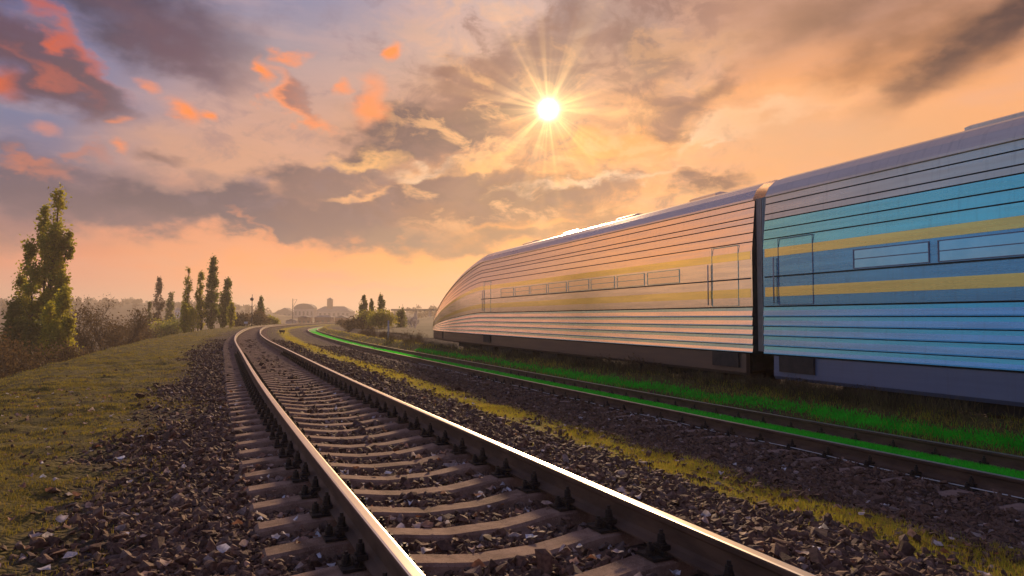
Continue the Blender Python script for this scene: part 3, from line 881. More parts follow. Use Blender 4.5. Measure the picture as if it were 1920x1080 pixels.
x, y, z, k = scatter(c_light_streak, ((5, 12, 3000, 1.2), (12, 22, 1100, 1.7), (22, 40, 260, 2.8), (40, 90, 40, 5)))
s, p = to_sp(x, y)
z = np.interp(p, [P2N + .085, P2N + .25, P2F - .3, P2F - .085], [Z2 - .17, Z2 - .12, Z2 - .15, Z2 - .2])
blades('streak_blades', x, y, z, rng.uniform(.02, .045, len(x)) * k ** .4, .003 * k, M['light_streak'], .5)
# the second green line: a light streak shaped as green blades along the foot of the far bank
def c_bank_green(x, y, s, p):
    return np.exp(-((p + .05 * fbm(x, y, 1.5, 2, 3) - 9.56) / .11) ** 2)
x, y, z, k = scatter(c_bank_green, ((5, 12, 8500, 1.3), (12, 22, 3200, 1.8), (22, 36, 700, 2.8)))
blades('streak_blades', x, y, z, rng.uniform(.025, .06, len(x)) * k ** .4, .003 * k, M['light_streak'], .5)
def c_bank(x, y, s, p):
    return ((p > 9.2) & (p < 10.3)) * np.clip(.45 + .8 * fbm(x, y, 2.0, 3, 41), .05, 1) * np.where(np.abs(p - 9.56) < .13, .4, 1)
x, y, z, k = scatter(c_bank, ((5, 14, 1500, 1.2), (14, 26, 500, 1.8), (26, 60, 90, 3.4), (60, 130, 16, 6)))
blades('bank_grass', x, y, z, rng.uniform(.03, .10, len(x)) * k ** .3, .003 * k, M['grass'], .7)
def c_weed(x, y, s, p):
    return np.exp(-((p - 10.0) / .13) ** 2) * np.clip(.75 + .9 * fbm(x, y, 1.3, 3, 51), .1, 1)
x, y, z, k = scatter(c_weed, ((5, 14, 3200, 1.2), (14, 26, 1300, 1.8), (26, 45, 350, 2.6)))
blades('dry_weeds', x, y, z, rng.uniform(.08, .30, len(x)), .003 * k, M['straw'], .45)

# ------------------------------------------------------------------ the train on the far, lower track
TH = R(21.6)                               # heading of the train, to the left of straight ahead
T_D = Vector((-math.sin(TH), math.cos(TH), 0)); T_R = Vector((math.cos(TH), math.sin(TH), 0))
T_OFF = 10.3                               # distance of its near side from the camera line
def train_pt(t, o=0.0, z=0.0):
    return T_D * t + T_R * (T_OFF - o) + Vector((0, 0, z))

def paint(name, col, metal=.35, rough=.3, coat=.6, dirt=.25):
    m, n, out = material(name)
    tc = n.n('ShaderNodeTexCoord').outputs['Object']
    nz = n.n('ShaderNodeTexNoise', {'Vector': n.vmath('MULTIPLY', tc, (.25, 1, 5)), 'Scale': 2.0, 'Detail': 6.0, 'Roughness': .6}).outputs[0]
    nf = n.n('ShaderNodeTexNoise', {'Vector': n.vmath('MULTIPLY', tc, (5, 1, .4)), 'Scale': 3.0, 'Detail': 5.0}).outputs[0]
    c = n.mix(n.rng(nz, .35, .7, 0, dirt), col + (1,), tuple(v * .62 + .02 for v in col) + (1,))
    c = n.mix(n.rng(nf, .5, .75, 0, dirt * .6), c, (.12, .10, .09, 1))
    p = n.n('ShaderNodeBsdfPrincipled', {'Base Color': c, 'Roughness': n.rng(nz, .3, .7, rough, rough + .12), 'Metallic': metal, 'Coat Weight': coat, 'Coat Roughness': .12})
    n.t.links.new(p.outputs[0], out.inputs[0])
    return m
GLASS = mat_basic('tinted coach glass', (.03, .08, .13), (.04, .10, .16), 2, .06, spec=.9)
GROOVE = mat_basic('dark groove', (.012, .025, .032), (.02, .035, .04), 4, .7)
RUBBER = mat_basic('black rubber', (.015, .015, .017), (.03, .03, .03), 8, .8)
UNDER = mat_basic('grimy underframe', (.03, .026, .024), (.055, .045, .04), 5, .8, bump=.3)
LIVERY = {
    'blue': dict(low=paint('steel blue paint', (.22, .44, .74), .75, .2), teal=paint('teal paint', (.12, .50, .66), .7, .2), mid=paint('mid blue paint', (.14, .42, .72), .75, .2), up=paint('aqua paint', (.26, .78, .78), .75, .2),
                 roof=paint('beige grey roof', (.86, .74, .62), .5, .35, .3), yel=paint('yellow paint', (1.0, .80, .26), .55, .2, .5, .1), top=paint('sage top band', (.78, .74, .62), .6, .25), skirt=paint('slate blue skirt', (.16, .20, .32), .3, .4, .2), bellows=(.30, .36, .38)),
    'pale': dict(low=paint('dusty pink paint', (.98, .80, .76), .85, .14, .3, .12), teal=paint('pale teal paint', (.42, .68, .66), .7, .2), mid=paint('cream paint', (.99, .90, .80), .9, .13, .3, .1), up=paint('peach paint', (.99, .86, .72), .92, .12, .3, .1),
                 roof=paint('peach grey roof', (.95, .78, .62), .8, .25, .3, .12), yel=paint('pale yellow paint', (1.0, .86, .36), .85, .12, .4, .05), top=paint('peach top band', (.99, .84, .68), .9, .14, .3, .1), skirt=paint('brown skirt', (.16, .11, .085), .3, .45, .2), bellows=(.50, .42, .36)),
}
GLASS_B = mat_basic('blue mirror glass', (.22, .42, .60), (.26, .46, .64), 2, .05, metal=1.0)
GLASS_P = mat_basic('bronze mirror glass', (.90, .78, .66), (.94, .82, .70), 2, .22, metal=1.0)
ZL = [.75, .92, 1.13, 1.33, 1.53, 1.74]

BELLOWS = {k: mat_basic(k + ' bellows fabric', LIVERY[k]['bellows'], tuple(v * .8 for v in LIVERY[k]['bellows']), 3, .8) for k in LIVERY}
def loft(mb, prof_, xs, fn, mis):
    """closed outline carried along x, reshaped by fn(x, y, z)"""
    n = len(prof_)
    rings = [[(x,) + fn(x, y, z) for y, z in prof_] for x in xs]
    for a, b in zip(rings[:-1], rings[1:]):
        for i in range(n):
            j = (i + 1) % n
            mb.add([a[i], a[j], b[j], b[i]], [(0, 1, 2, 3)], mis[i] if isinstance(mis, list) else mis)
    mb.add(rings[0], [tuple(range(n))[::-1]], 3 if isinstance(mis, list) else mis)
    mb.add(rings[-1], [tuple(range(n))], 3 if isinstance(mis, list) else mis)

def make_coach(name, label, t0, L, lv, group, nose=0.0):
    Lb = L - nose                              # straight part; a driving car ends in a long sloping nose
    def shape(x, y, z):
        if x <= Lb:
            return y, z
        f = min(1.0, (x - Lb) / nose)
        k = 1 - .80 * f ** 1.35
        w = 1 - .55 * f ** 2.6
        return -1.475 + (y + 1.475) * w, z if z < .76 else .76 + (z - .76) * k
    xs = [0, Lb] + ([Lb + nose * q / 14 for q in range(1, 15)] if nose else [])
    c = LIVERY[lv]
    root = thing(name, label, 'train coach', train_pt(t0), math.pi / 2 + TH, group)
    # one side's outline from the sill up, (outward, z), with the material of the face that leaves each point
    side = [(.0, .72, 3)]
    for a, b in zip(ZL[:-1], ZL[1:]):
        side += [(.030, a, 1), (.022, a + .02, 0), (.012, b - .085, 1), (.004, b - .018, 3), (-.03, b - .016, 3), (-.03, b + .016 - .004, 3)]
    side += [(.0, 1.752, 2), (.0, 2.96, 4)]
    zz = 2.96
    for zg in (3.16, 3.36, 3.57, 3.70, 3.92):
        k = lambda z: -.10 * (z - 2.96) / 1.1
        side += [(k(zg), zg - .012, 3), (k(zg) - .02, zg - .012, 3), (k(zg) - .02, zg + .012, 3), (k(zg), zg + .012, 4 if zg < 3.5 else 5)]
    side += [(-.10, 4.06, 5)]
    near = [(o, z) for o, z, m in side]
    mi = [m for o, z, m in side]
    # body shell: near side, closed over behind the roof line, far side mirrored, floor
    far = [(-2.95 - o, z) for o, z in near][::-1]
    prof_ = near + far
    mis = mi[:-1] + [3] + [m for m in mi[:-1]][::-1] + [3]
    mb = MB()
    loft(mb, prof_, xs, shape, mis)
    mb.build('body', [c['low'], c['teal'], c['mid'], GROOVE, c['up'], c['top']], root)
    rp = [(-.10, 4.063), (-.07, 4.075), (-.075, 4.12), (-.17, 4.30), (-.36, 4.45), (-.70, 4.57), (-1.475, 4.63)]
    rp = rp + [(-2.95 - o, z) for o, z in rp[:-1]][::-1]
    mb = MB(); loft(mb, rp, [.02] + xs[1:-1] + [L - .02], shape, 0)
    roof = mb.build('roof', c['roof'], root, smooth=False)
    for q in range(4):
        mv = MB(); xq = Lb * (.14 + .22 * q)
        mv.prism([(-1.05, 4.60), (-1.05, 4.72), (-1.2, 4.78), (-1.75, 4.78), (-1.9, 4.72), (-1.9, 4.60)], xq, xq + 1.1, 0)
        mv.build('roof_vent', c['roof'], roof)
    # painted bands, standing 4 mm proud
    for z0, z1 in ((1.945, 2.14), (2.78, 2.955)):
        mb = MB()
        band = [(.0005, z0), (.005, z0), (.005, z1), (.0005, z1)]
        loft(mb, band, [.05] + xs[1:-1] + [L - .05], shape, 0)
        mb.build('yellow_stripe', c['yel'], root)
    # thin rub strips across the window band
    for zr in (2.36,):
        mb = MB(); mb.box(.05, Lb - .05, .001, .018, zr - .014, zr + .014); mb.build('rub_strip', GROOVE, root)
    # windows
    nwin = int((Lb - 3.6) / 1.62)
    x0 = (Lb - nwin * 1.62) / 2
    for q in range(nwin):
        xa = x0 + q * 1.62 + .09; xb = xa + 1.44
        w = MB(); w.box(xa, xb, -.01, .0035, 2.40, 2.72)
        wo_ = w.build('window', GLASS_B if lv == 'blue' else GLASS_P, root)
        f = MB()
        for (a, b, zc, zd) in ((xa - .02, xb + .02, 2.385, 2.402), (xa - .02, xb + .02, 2.718, 2.735), (xa - .02, xa + .002, 2.402, 2.718), (xb - .002, xb + .02, 2.402, 2.718), (xa + .002, xb - .002, 2.553, 2.568)):
            f.box(a, b, .0005, .011, zc, zd)
        f.build('window_frame', c['skirt'] if lv == 'blue' else c['teal'], wo_)
    # doors at both ends
    for xd in (.45, Lb - 1.35):
        d = MB(); d.box(xd, xd + .9, -.02, .036, .40, .72); d.build('door_step', UNDER, root)
        f = MB()
        for a in (xd - .012, xd + .90):
            f.box(a, a + .012, .0008, .011, 1.765, 3.135)
        f.box(xd, xd + .90, .0008, .009, 1.765, 1.777); f.box(xd, xd + .90, .0008, .009, 3.123, 3.135)
        dd = f.build('door', c['skirt'] if lv == 'blue' else c['teal'], root)
        h = MB(); h.cyl((xd + 1.0, .05, 1.80), (xd + 1.0, .05, 2.75), .014, n=8); h.build('grab_rail', M['postpaint'], dd, smooth=True)
    # skirt
    mb = MB(); loft(mb, [(-.02, .716), (-.012, .30), (-.05, .235), (-.12, .235), (-.12, .716)], [.25] + xs[1:-1] + [L - .25], shape, 0)
    mb.build('skirt', c['skirt'], root)
    u = MB(); u.box(.3, L - max(.3, nose * .35), -2.7, -.25, .33, .716)
    for q in range(5):
        u.box(L * .27 + q * 2.2, L * .27 + q * 2.2 + 1.5, -.75, -.15, -.02, .33)
    u.build('underframe', UNDER, root)
    for xb in (3.4, L - max(3.4, nose * .75)):
        b = MB()
        b.box(xb - 1.75, xb + 1.75, -.52, -.38, .02, .30); b.box(xb - 1.75, xb + 1.75, -2.57, -2.43, .02, .30)
        b.box(xb - .25, xb + .25, -2.43, -.52, .05, .30)
        bo = b.build('bogie', UNDER, root)
        for xw in (xb - 1.25, xb + 1.25):
            w = MB()
            for yo in (-.68, -2.27):
                w.cyl((xw, yo - .06, .02), (xw, yo + .06, .02), .46, n=24)
            w.cyl((xw, -2.27, .02), (xw, -.68, .02), .08, n=10)
            w.build('wheelset', M['rust'], bo)
    # ends: gangway bellows and couplers
    for xe, sg in ((0, -1), (L, 1))[:1 if nose else 2]:
        g = MB()
        for q in range(3):
            a = xe + sg * (.004 + q * .055); b_ = xe + sg * (.05 + q * .055)
            g.box(min(a, b_), max(a, b_), -2.80, -.13, .78, 4.1)
        g.build('gangway_bellows', BELLOWS[lv], root)
        k = MB(); k.box(min(xe, xe + sg * .16), max(xe, xe + sg * .16), -1.62, -1.33, .35, .6); k.build('coupler', UNDER, root)
    return root
TG = 'coaches of the passing train'
make_coach('train_coach', 'blue and teal ribbed train coach with two yellow stripes, nearest coach at the right edge', -12.4, 23.9, 'blue', TG)
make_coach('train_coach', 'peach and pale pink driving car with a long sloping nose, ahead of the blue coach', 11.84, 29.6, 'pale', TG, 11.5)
tr3 = thing('railway_track', 'track hidden behind the grassy bank, under the train', 'railway track')
for o in (-.72, -2.23):
    mb = MB()
    prof_ = [(u + 0, w) for u, w in RAIL]
    mb.prism(prof_, 0, 70, 0)
    r_ = mb.build('rail', M['rust'], tr3)
    r_.location = train_pt(-18, o, -.62); r_.rotation_euler = (0, 0, math.pi / 2 + TH)

# ------------------------------------------------------------------ vegetation builders
def segs_mesh(name, segs, mat, parent, nside=4):
    """tapered limbs from (p0, p1, r0, r1) rows"""
    A = np.array([s[0] for s in segs], float); B = np.array([s[1] for s in segs], float)
    r0 = np.array([s[2] for s in segs]); r1 = np.array([s[3] for s in segs])
    d = B - A; d /= np.linalg.norm(d, axis=1)[:, None] + 1e-9
    ref = np.where(np.abs(d[:, 2:3]) > .9, np.array([[1.0, 0, 0]]), np.array([[0, 0, 1.0]]))
    u = np.cross(d, ref); u /= np.linalg.norm(u, axis=1)[:, None]
    w = np.cross(d, u)
    rows = []
    for P, r in ((A, r0), (B, r1)):
        for k in range(nside):
            a = 2 * math.pi * k / nside
            rows.append(P + (u * math.cos(a) + w * math.sin(a)) * r[:, None])
    V = np.stack(rows, 1).reshape(-1, 3)
    q = np.array([(k, (k + 1) % nside, nside + (k + 1) % nside, nside + k) for k in range(nside)])
    Fm = (q[None] + (np.arange(len(segs)) * 2 * nside)[:, None, None]).reshape(-1, 4)
    return big_mesh(name, V, Fm, mat, parent, smooth=True)

def leaves_mesh(name, C, size, mat, parent, flat=.0):
    m = len(C)
    Rm = rot_random(m)
    sz = size * rng.uniform(.6, 1.35, m)
    base = np.array([(-.5, 0, 0), (0, -.36, .06), (.55, 0, 0), (0, .36, .06)])
    V = np.einsum('nij,vj->nvi', Rm, base) * sz[:, None, None] + C[:, None, :]
    Fm = np.arange(m * 4).reshape(m, 4)
    return big_mesh(name, V.reshape(-1, 3), Fm, mat, parent)

def column_tree(name, label, cat, loc, lobes, leaf, n_leaf, lsize, mat, group=None, trunk_r=.25, bare=0.0, cl=None):
    """upright tree of several leafy columns; lobes are (base x, base z, top x, top z, width, depth shift, weight)"""
    root = thing(name, label, cat, loc, 0, group)
    segs, C = [], []
    wsum = sum(l[6] for l in lobes)
    main = max(lobes, key=lambda l: l[3])
    for li, (x0, z0, x1, z1, wd, dy_, wt) in enumerate(lobes):
        prev = np.array([x0 * .35, dy_ * .3, 0.0]); nst = 10
        zs = np.linspace(z0 * .3, z1, nst)
        rr = trunk_r * (1.0 if lobes[li] is main else .55)
        pts = []
        for k in range(nst + 1):
            f = k / nst
            pts.append(np.array([x0 + (x1 - x0) * f ** 1.2 + (0 if k in (0, nst) else rng.normal(0, wd * .05)), dy_ * min(1, f * 2), z1 * f if f > 0 else 0.0]))
        for k in range(nst):
            segs.append((pts[k], pts[k + 1], rr * (1 - .92 * k / nst), rr * (1 - .92 * (k + 1) / nst)))
        ncl = max(10, int((cl or 90) * wt / wsum))
        for q in range(ncl):
            f = rng.beta(1.25, 1.15)
            z = z0 + (z1 - z0) * f
            env = wd * (min(1, (f / .22) ** .7) * (1 - f) ** .55 * 1.12 + .06)
            a = rng.uniform(0, 6.28); rad = env * math.sqrt(rng.uniform(.12, 1.0))
            ax_ = x0 + (x1 - x0) * (z / z1) ** 1.2
            c0 = np.array([ax_ + math.cos(a) * rad, dy_ + math.sin(a) * rad * .85, z])
            zb = max(.25, z - rad * rng.uniform(1.4, 2.4) - .3)
            pb = np.array([x0 + (x1 - x0) * (zb / z1) ** 1.2, dy_ * min(1, zb / z1 * 2), zb])
            mid = (pb + c0) / 2 + np.array([math.cos(a), math.sin(a), -.4]) * rad * .12
            rb = rr * .22 * (1 - f) + .012
            segs.append((pb, mid, rb, rb * .7)); segs.append((mid, c0 + np.array([0, 0, wd * .15]), rb * .7, rb * .2))
            if rng.random() < bare:
                for _ in range(4):
                    segs.append((c0, c0 + rng.normal(0, .12, 3) * wd + np.array([0, 0, wd * rng.uniform(.3, .8)]), rb * .35, .006))
                continue
            nl = int(n_leaf * wt / wsum / ncl)
            sp = wd * rng.uniform(.13, .26)
            C.append(c0 + rng.normal(0, 1, (nl, 3)) * np.array([sp, sp, sp * 1.6]))
    segs_mesh('trunk', segs, M['bark'], root, 5)
    leaves_mesh('crown', np.concatenate(C), lsize, mat, root)
    return root

def twiggy(segs, p, d, ln, r, depth, spread=.55, upw=.12, tips=None):
    m = 3 if depth > 1 else 2
    pts = [p]
    for k in range(m):
        d = d + rng.normal(0, .13, 3) + np.array([0, 0, upw * .5]); d /= np.linalg.norm(d)
        pts.append(pts[-1] + d * ln / m)
    for k in range(m):
        segs.append((pts[k], pts[k + 1], r * (1 - .4 * k / m), r * (1 - .4 * (k + 1) / m)))
    if tips is not None and depth <= 1:
        tips.append(pts[-1]); tips.append(pts[1])
    if depth <= 0:
        return
    for k in range(rng.integers(3, 5)):
        dd = d + rng.normal(0, spread, 3) + np.array([0, 0, upw]); dd /= np.linalg.norm(dd)
        q = pts[rng.integers(1, m + 1)]
        twiggy(segs, q, dd, ln * rng.uniform(.58, .8), r * .55, depth - 1, spread, upw, tips)

def twig_shrub(name, label, cat, loc, height, width, stems, depth, r, mat, lmat=None, nleaf=0, lsize=.1, group=None, rz=0):
    root = thing(name, label, cat, loc, rz, group)
    segs, tips = [], []
    for k in range(stems):
        a = rng.uniform(0, 6.28)
        p = np.array([math.cos(a), math.sin(a), 0]) * width * .12 * rng.random()
        d = np.array([math.cos(a) * width * .5, math.sin(a) * width * .5, height]); d /= np.linalg.norm(d)
        twiggy(segs, p, d, height * .38, r, depth, .5, .15, tips)
    top = max(s[1][2] for s in segs); sc = height / top
    segs = [(a * sc, b * sc, r0, r1) for a, b, r0, r1 in segs]
    segs_mesh('branches', segs, mat, root, 3)
    if nleaf:
        T = np.array(tips) * sc
        C = T[rng.integers(0, len(T), nleaf)] + rng.normal(0, lsize * 1.4, (nleaf, 3))
        leaves_mesh('foliage', C, lsize, lmat, root)
    return root

def bed_height(X, Y):
    s, p = to_sp(np.array([X]), np.array([Y]))
    if -15 < p[0] < 15:
        return float(prof(p[0]))
    return float(far_height(np.array([X]), np.array([Y]))[0])
def foot(px, Y, dz=0.0):
    X = (px - 960) / F_PX * Y
    z = bed_height(X, Y) + dz
    return Vector((X, Y, z))
def zpx(y, Y):
    """height of picture row y at distance Y"""
    return CAM_Z + (596 - y) / F_PX * Y
def wpx(w, Y):
    return w / F_PX * Y

# the big poplar on the left, below the embankment
Y = 60.0
b = foot(82, Y); k = wpx(1, Y); H = lambda y: zpx(y, Y) - b.z
column_tree('poplar_tree', 'tallest poplar at the left with two leafy peaks, olive green crown', 'tree', b,
            [(0, 2.0, 25 * k, H(356), 23 * k, 0, 1.7), (-4 * k, 2.5, -10 * k, H(388), 19 * k, .5, 1.1), (-8 * k, 1.5, -26 * k, H(452), 20 * k, -.4, .8), (-12 * k, 1.0, -48 * k, H(520), 24 * k, .3, .9),
             (3 * k, 1.2, 39 * k, H(432), 19 * k, .4, .8), (8 * k, 1.0, 46 * k, H(505), 19 * k, -.4, .8), (-8 * k, .4, -40 * k, H(590), 32 * k, 0, 1.0), (4 * k, .4, 20 * k, H(575), 34 * k, .2, 1.0)], None, 34000, .24, M['leaf'], trunk_r=.34, cl=300)
b = foot(112, 57)
k = wpx(1, 57); H = lambda y: zpx(y, 57) - b.z
column_tree('young_poplar_tree', 'low bushy yellow green tree at the foot of the tallest poplar', 'tree', b,
            [(0, .5, 8 * k, H(545), 19 * k, 0, 1), (-10 * k, .4, -22 * k, H(578), 24 * k, .3, .9), (6 * k, .3, 24 * k, H(602), 20 * k, -.3, .8), (0, .3, 4 * k, H(625), 34 * k, 0, .9)], None, 15000, .23, M['leaf_bright'], trunk_r=.14, cl=130)
b = foot(34, 55)
k = wpx(1, 55)
column_tree('green_shrub_tree', 'dark green shrub on the left side of the tallest poplar', 'shrub', b,
            [(0, .4, -6 * k, zpx(572, 55) - b.z, 24 * k, 0, 1), (24 * k, .4, 30 * k, zpx(605, 55) - b.z, 20 * k, 0, .6)], None, 8000, .24, M['leaf_dark'], trunk_r=.1, cl=70)
# bare round tree to its right, brown shrubs at the edge
b = foot(188, 66)
twig_shrub('bare_tree', 'round twiggy brown tree, nearly leafless, right of the tallest poplar', 'tree', b, zpx(545, 66) - b.z, 7.5, 7, 4, .11, M['twig'], M['leaf_brown'], 5200, .16)
b = foot(232, 72)
twig_shrub('bare_shrub', 'low brown shrub on the right flank of the round bare tree', 'shrub', b, zpx(590, 72) - b.z, 5, 6, 4, .05, M['twig'], M['leaf_brown'], 2200, .17)
b = foot(-6, 46)
twig_shrub('autumn_shrub', 'rust brown shrub at the left edge of the embankment', 'shrub', b, zpx(590, 46) - b.z, 5, 7, 4, .05, M['twig'], M['leaf_brown'], 5200, .17)
b = foot(60, 50)
twig_shrub('autumn_shrub', 'low rust brown shrub under the dark green shrub', 'shrub', b, zpx(640, 50) - b.z, 4, 6, 3, .05, M['twig'], M['leaf_brown'], 3000, .17)
b = foot(150, 54)
twig_shrub('autumn_shrub', 'low brown shrub between the yellow green tree and the round bare tree', 'shrub', b, zpx(640, 54) - b.z, 4, 6, 3, .05, M['twig'], M['leaf_brown'], 2500, .17)

# poplars standing on the verge farther along
def verge_poplar(px, Y, ytop, w, lobes, label, mat, nl=5000, ls=.22, name='poplar_tree', bare=0.0, cl=90, base_y=None):
    X = (px - 960) / F_PX * Y
    z = zpx(base_y, Y) if base_y else bed_height(X, Y)
    k = wpx(1, Y); Hh = zpx(ytop, Y) - z
    column_tree(name, label, 'tree', (X, Y, z), [(a * k, c * Hh, d * k, e * Hh, f * k, g, h) for a, c, d, e, f, g, h in lobes], None, nl, ls, mat, trunk_r=.16, bare=bare, cl=cl)
Yv = 98.0
verge_poplar(352, Yv, 505, 14, [(0, .1, 0, 1.0, 9, 0, 1.0)], 'slender poplar with a thin twiggy top, left of the pair of poplars', M['leaf'], 2600, .24, bare=.4, cl=80, base_y=622)
verge_poplar(353, Yv - 3, 572, 14, [(-6, .02, -6, 1.0, 10, 0, 1.0), (8, .02, 10, .9, 10, 0, 1.0)], 'yellow green bush around the foot of the slender poplar', M['leaf_bright'], 3600, .22, 'bush', cl=60, base_y=624)
verge_poplar(378, Yv + 2, 508, 14, [(0, .05, -2, 1.0, 9, 0, 1.0), (-6, .1, -10, .68, 6, 0, .4)], 'left poplar of the close pair, lower and looser', M['leaf'], 3000, .24, cl=80, base_y=620)
verge_poplar(396, Yv, 485, 14, [(0, .03, 3, 1.0, 12, 0, 1.0)], 'right poplar of the close pair, dense and tallest on the verge', M['leaf_dark'], 5200, .25, cl=110, base_y=619)
verge_poplar(420, Yv + 6, 524, 14, [(-2, .03, 8, 1.0, 11, 0, 1.0)], 'dark leaning poplar nearest to the lamp mast', M['leaf_dark'], 4200, .26, cl=90, base_y=616)
verge_poplar(434, Yv + 5, 570, 14, [(0, .03, 0, 1.0, 8, 0, 1.0)], 'small yellow green bush right of the dark leaning poplar', M['leaf_bright'], 1500, .25, 'bush', cl=40, base_y=614)
for (px, yt, w, lab) in ((297, 522, 9, 'distant poplar with a reddish crown above the bare hedge'), (319, 545, 8, 'distant dark poplar close left of the slender poplar'), (280, 566, 4, 'smallest distant poplar of the three left of the slender poplar')):
    verge_poplar(px, 150, yt, w, [(0, .25, 1, 1.0, w, 0, 1.0)], lab, M['leaf_brown'] if px == 297 else M['leaf_dark'], 1600, .38, cl=50)
for (px, Y, yt, w, lab, mt) in ((268, 110, 602, 20, 'low brown thicket left of the distant poplars', 'leaf_brown'), (300, 118, 596, 22, 'olive thicket under the reddish distant poplar', 'leaf'), (325, 112, 590, 12, 'dark thicket under the distant dark poplar', 'leaf_dark')):
    b = foot(px, Y)
    twig_shrub('thicket', lab, 'shrub', b, zpx(yt, Y) - b.z, wpx(w * 2, Y), 8, 3, .06, M['twig'], M[mt], 2600, .3)

# lamp mast, sign, trackside box and post
b = at_px(472, 612, z=0.0)
Yp = b.y
b.z = bed_height(b.x, b.y)
mast = thing('lamp_mast', 'tall thin grey mast with a dark round lamp near its top', 'mast', b)
Hm = zpx(552, Yp) - b.z
mb = MB(); mb.cyl((0, 0, 0), (0, 0, Hm), .085, .05, n=10); mb.build('pole', M['poledark'], mast, smooth=True)
mb = MB(); mb.cyl((0, -.12, Hm * .80), (0, -.12, Hm * .86), .18, .34, n=14); mb.cyl((0, -.12, Hm * .86), (0, -.12, Hm * .90), .34, .12, n=14); mb.build('lamp_head', M['poledark'], mast, smooth=True)
mb = MB(); mb.box(-.16, .16, -.2, -.08, Hm * .16, Hm * .26); mb.build('switch_box', M['poledark'], mast)
b = at_px(461, 615, z=0.0); b.z = bed_height(b.x, b.y)
sg = thing('track_sign', 'small white trackside board on a short post beside the mast', 'sign', b)
Hs = zpx(603, b.y) - b.z
mb = MB(); mb.cyl((0, 0, 0), (0, 0, Hs), .03, n=8); mb.build('post', M['postpaint'], sg)
mb = MB(); mb.box(-.27, .27, -.06, -.035, Hs - .30, Hs); mb.build('board', M['signwhite'], sg, bevel=.008)
b = at_px(529, 626, z=-.12); b.z = bed_height(b.x, b.y)
bx = thing('trackside_box', 'small dark box on two legs between the two tracks', 'equipment box', b)
mb = MB(); mb.box(-.24, .24, -.15, .15, .16, .36); mb.box(-.26, .26, -.17, .17, .36, .39); mb.build('housing', M['iron'], bx, bevel=.006)
for q in (-.16, .16):
    mb = MB(); mb.box(q - .025, q + .025, -.03, .03, -.05, .16); mb.build('leg', M['iron'], bx)
b = at_px(728, 648, z=-.3); b.z = bed_height(b.x, b.y)
po = thing('marker_post', 'thin pale post on the bank beyond the green track', 'post', b)
mb = MB(); mb.cyl((0, 0, -.1), (0, 0, zpx(603, b.y) - b.z), .06, .05, n=8); mb.build('shaft', M['postpaint'], po, smooth=True)
mb = MB(); mb.cyl((0, 0, zpx(603, b.y) - b.z), (0, 0, zpx(602, b.y) - b.z + .04), .075, .03, n=8); mb.build('cap', M['postpaint'], po)

# shrubs along the bank in front of the train
SG = 'brown shrubs in a row along the bank below the train'
protos = [twig_shrub('dry_shrub', 'leafless brown shrub in the row along the bank below the train', 'shrub', (0, 0, 0), .62, 1.1, 14, 3, .009, M['twig'], M['leaf_brown'], 1500, .032, SG) for _ in range(3)]
used = 0
for k in range(70):
    t = 9.0 + k * .42 + random.uniform(-.25, .25)
    q = train_pt(t, .28 + random.uniform(-.16, .18))
    z = bed_height(q.x, q.y) - .03
    sc = random.uniform(.7, 1.1) * (.62 if t < 13 else 1.0)
    if used < 3:
        o = protos[used]; o.location = (q.x, q.y, z); o.scale = (sc, sc, sc); o.rotation_euler = (0, 0, random.uniform(0, 6))
    else:
        dup(protos[used % 3], (q.x, q.y, z), random.uniform(0, 6), sc)
    used += 1
SG2 = 'tall leafless shrubs beyond the end of the train'
proto2 = [twig_shrub('bare_shrub', 'tall leafless reddish shrub beyond the end of the train', 'shrub', (0, 0, 0), 2.2, 2.6, 9, 4, .03, M['twig'], M['leaf_brown'], 300, .09, SG2) for _ in range(2)]
for k in range(16):
    t = 39 + k * 1.75 + random.uniform(-.4, .4); s_ = random.uniform(.45, .75) * (1 if t > 43 else .7)
    q = train_pt(t, random.uniform(.15, .75) if t < 45 else random.uniform(-2.0, .6))
    q.z = bed_height(q.x, q.y) - .03
    if k < 2:
        o = proto2[k]; o.location = q; o.scale = (s_,) * 3
    else:
        dup(proto2[k % 2], q, random.uniform(0, 6), s_)

# trees right of the vanishing tracks
for (px, Y, yt, w, lab) in ((682, 120, 556, 8, 'left of the three dark poplars beyond the green track'), (697, 122, 562, 5, 'thin middle one of the three dark poplars beyond the green track'), (715, 118, 554, 8, 'right of the three dark poplars beyond the green track')):
    verge_poplar(px, Y, yt, w, [(0, .2, 0, 1.0, w, 0, 1.0)], lab, M['leaf_dark'], 1700, .3, cl=50)
for (px, Y, yt, w, lab, mt) in ((664, 105, 604, 16, 'low brown thicket beside the vanishing green track', 'leaf_brown'), (690, 108, 585, 16, 'olive green thicket under the left dark poplar', 'leaf'), (718, 104, 582, 18, 'olive green thicket under the right dark poplar', 'leaf'), (640, 150, 607, 20, 'distant brown thicket where the green track disappears', 'leaf_brown')):
    b = foot(px, Y)
    twig_shrub('thicket', lab, 'shrub', b, zpx(yt, Y) - b.z, wpx(w * 2.4, Y), 9, 3, .05, M['twig'], M[mt], 3200, .28)
for (px, Y, yt, w, lab, mt) in ((489, 135, 558, 6, 'dark poplar right of the lamp mast', 'leaf_dark'),):
    verge_poplar(px, Y, yt, w, [(0, .2, 0, 1.0, w, 0, 1.0)], lab, M[mt], 1500, .34, cl=50)
for (px, Y, yt, w, lab, mt) in ((452, 125, 590, 14, 'brown thicket behind the white trackside board', 'leaf_brown'), (483, 130, 586, 20, 'brown thicket at the foot of the dark poplar by the mast', 'leaf_brown'), (512, 140, 596, 16, 'low olive thicket right of the dark poplar by the mast', 'leaf')):
    b = foot(px, Y)
    twig_shrub('thicket', lab, 'shrub', b, zpx(yt, Y) - b.z, wpx(w * 2.2, Y), 9, 3, .05, M['twig'], M[mt], 2800, .3)
b = foot(778, 125)
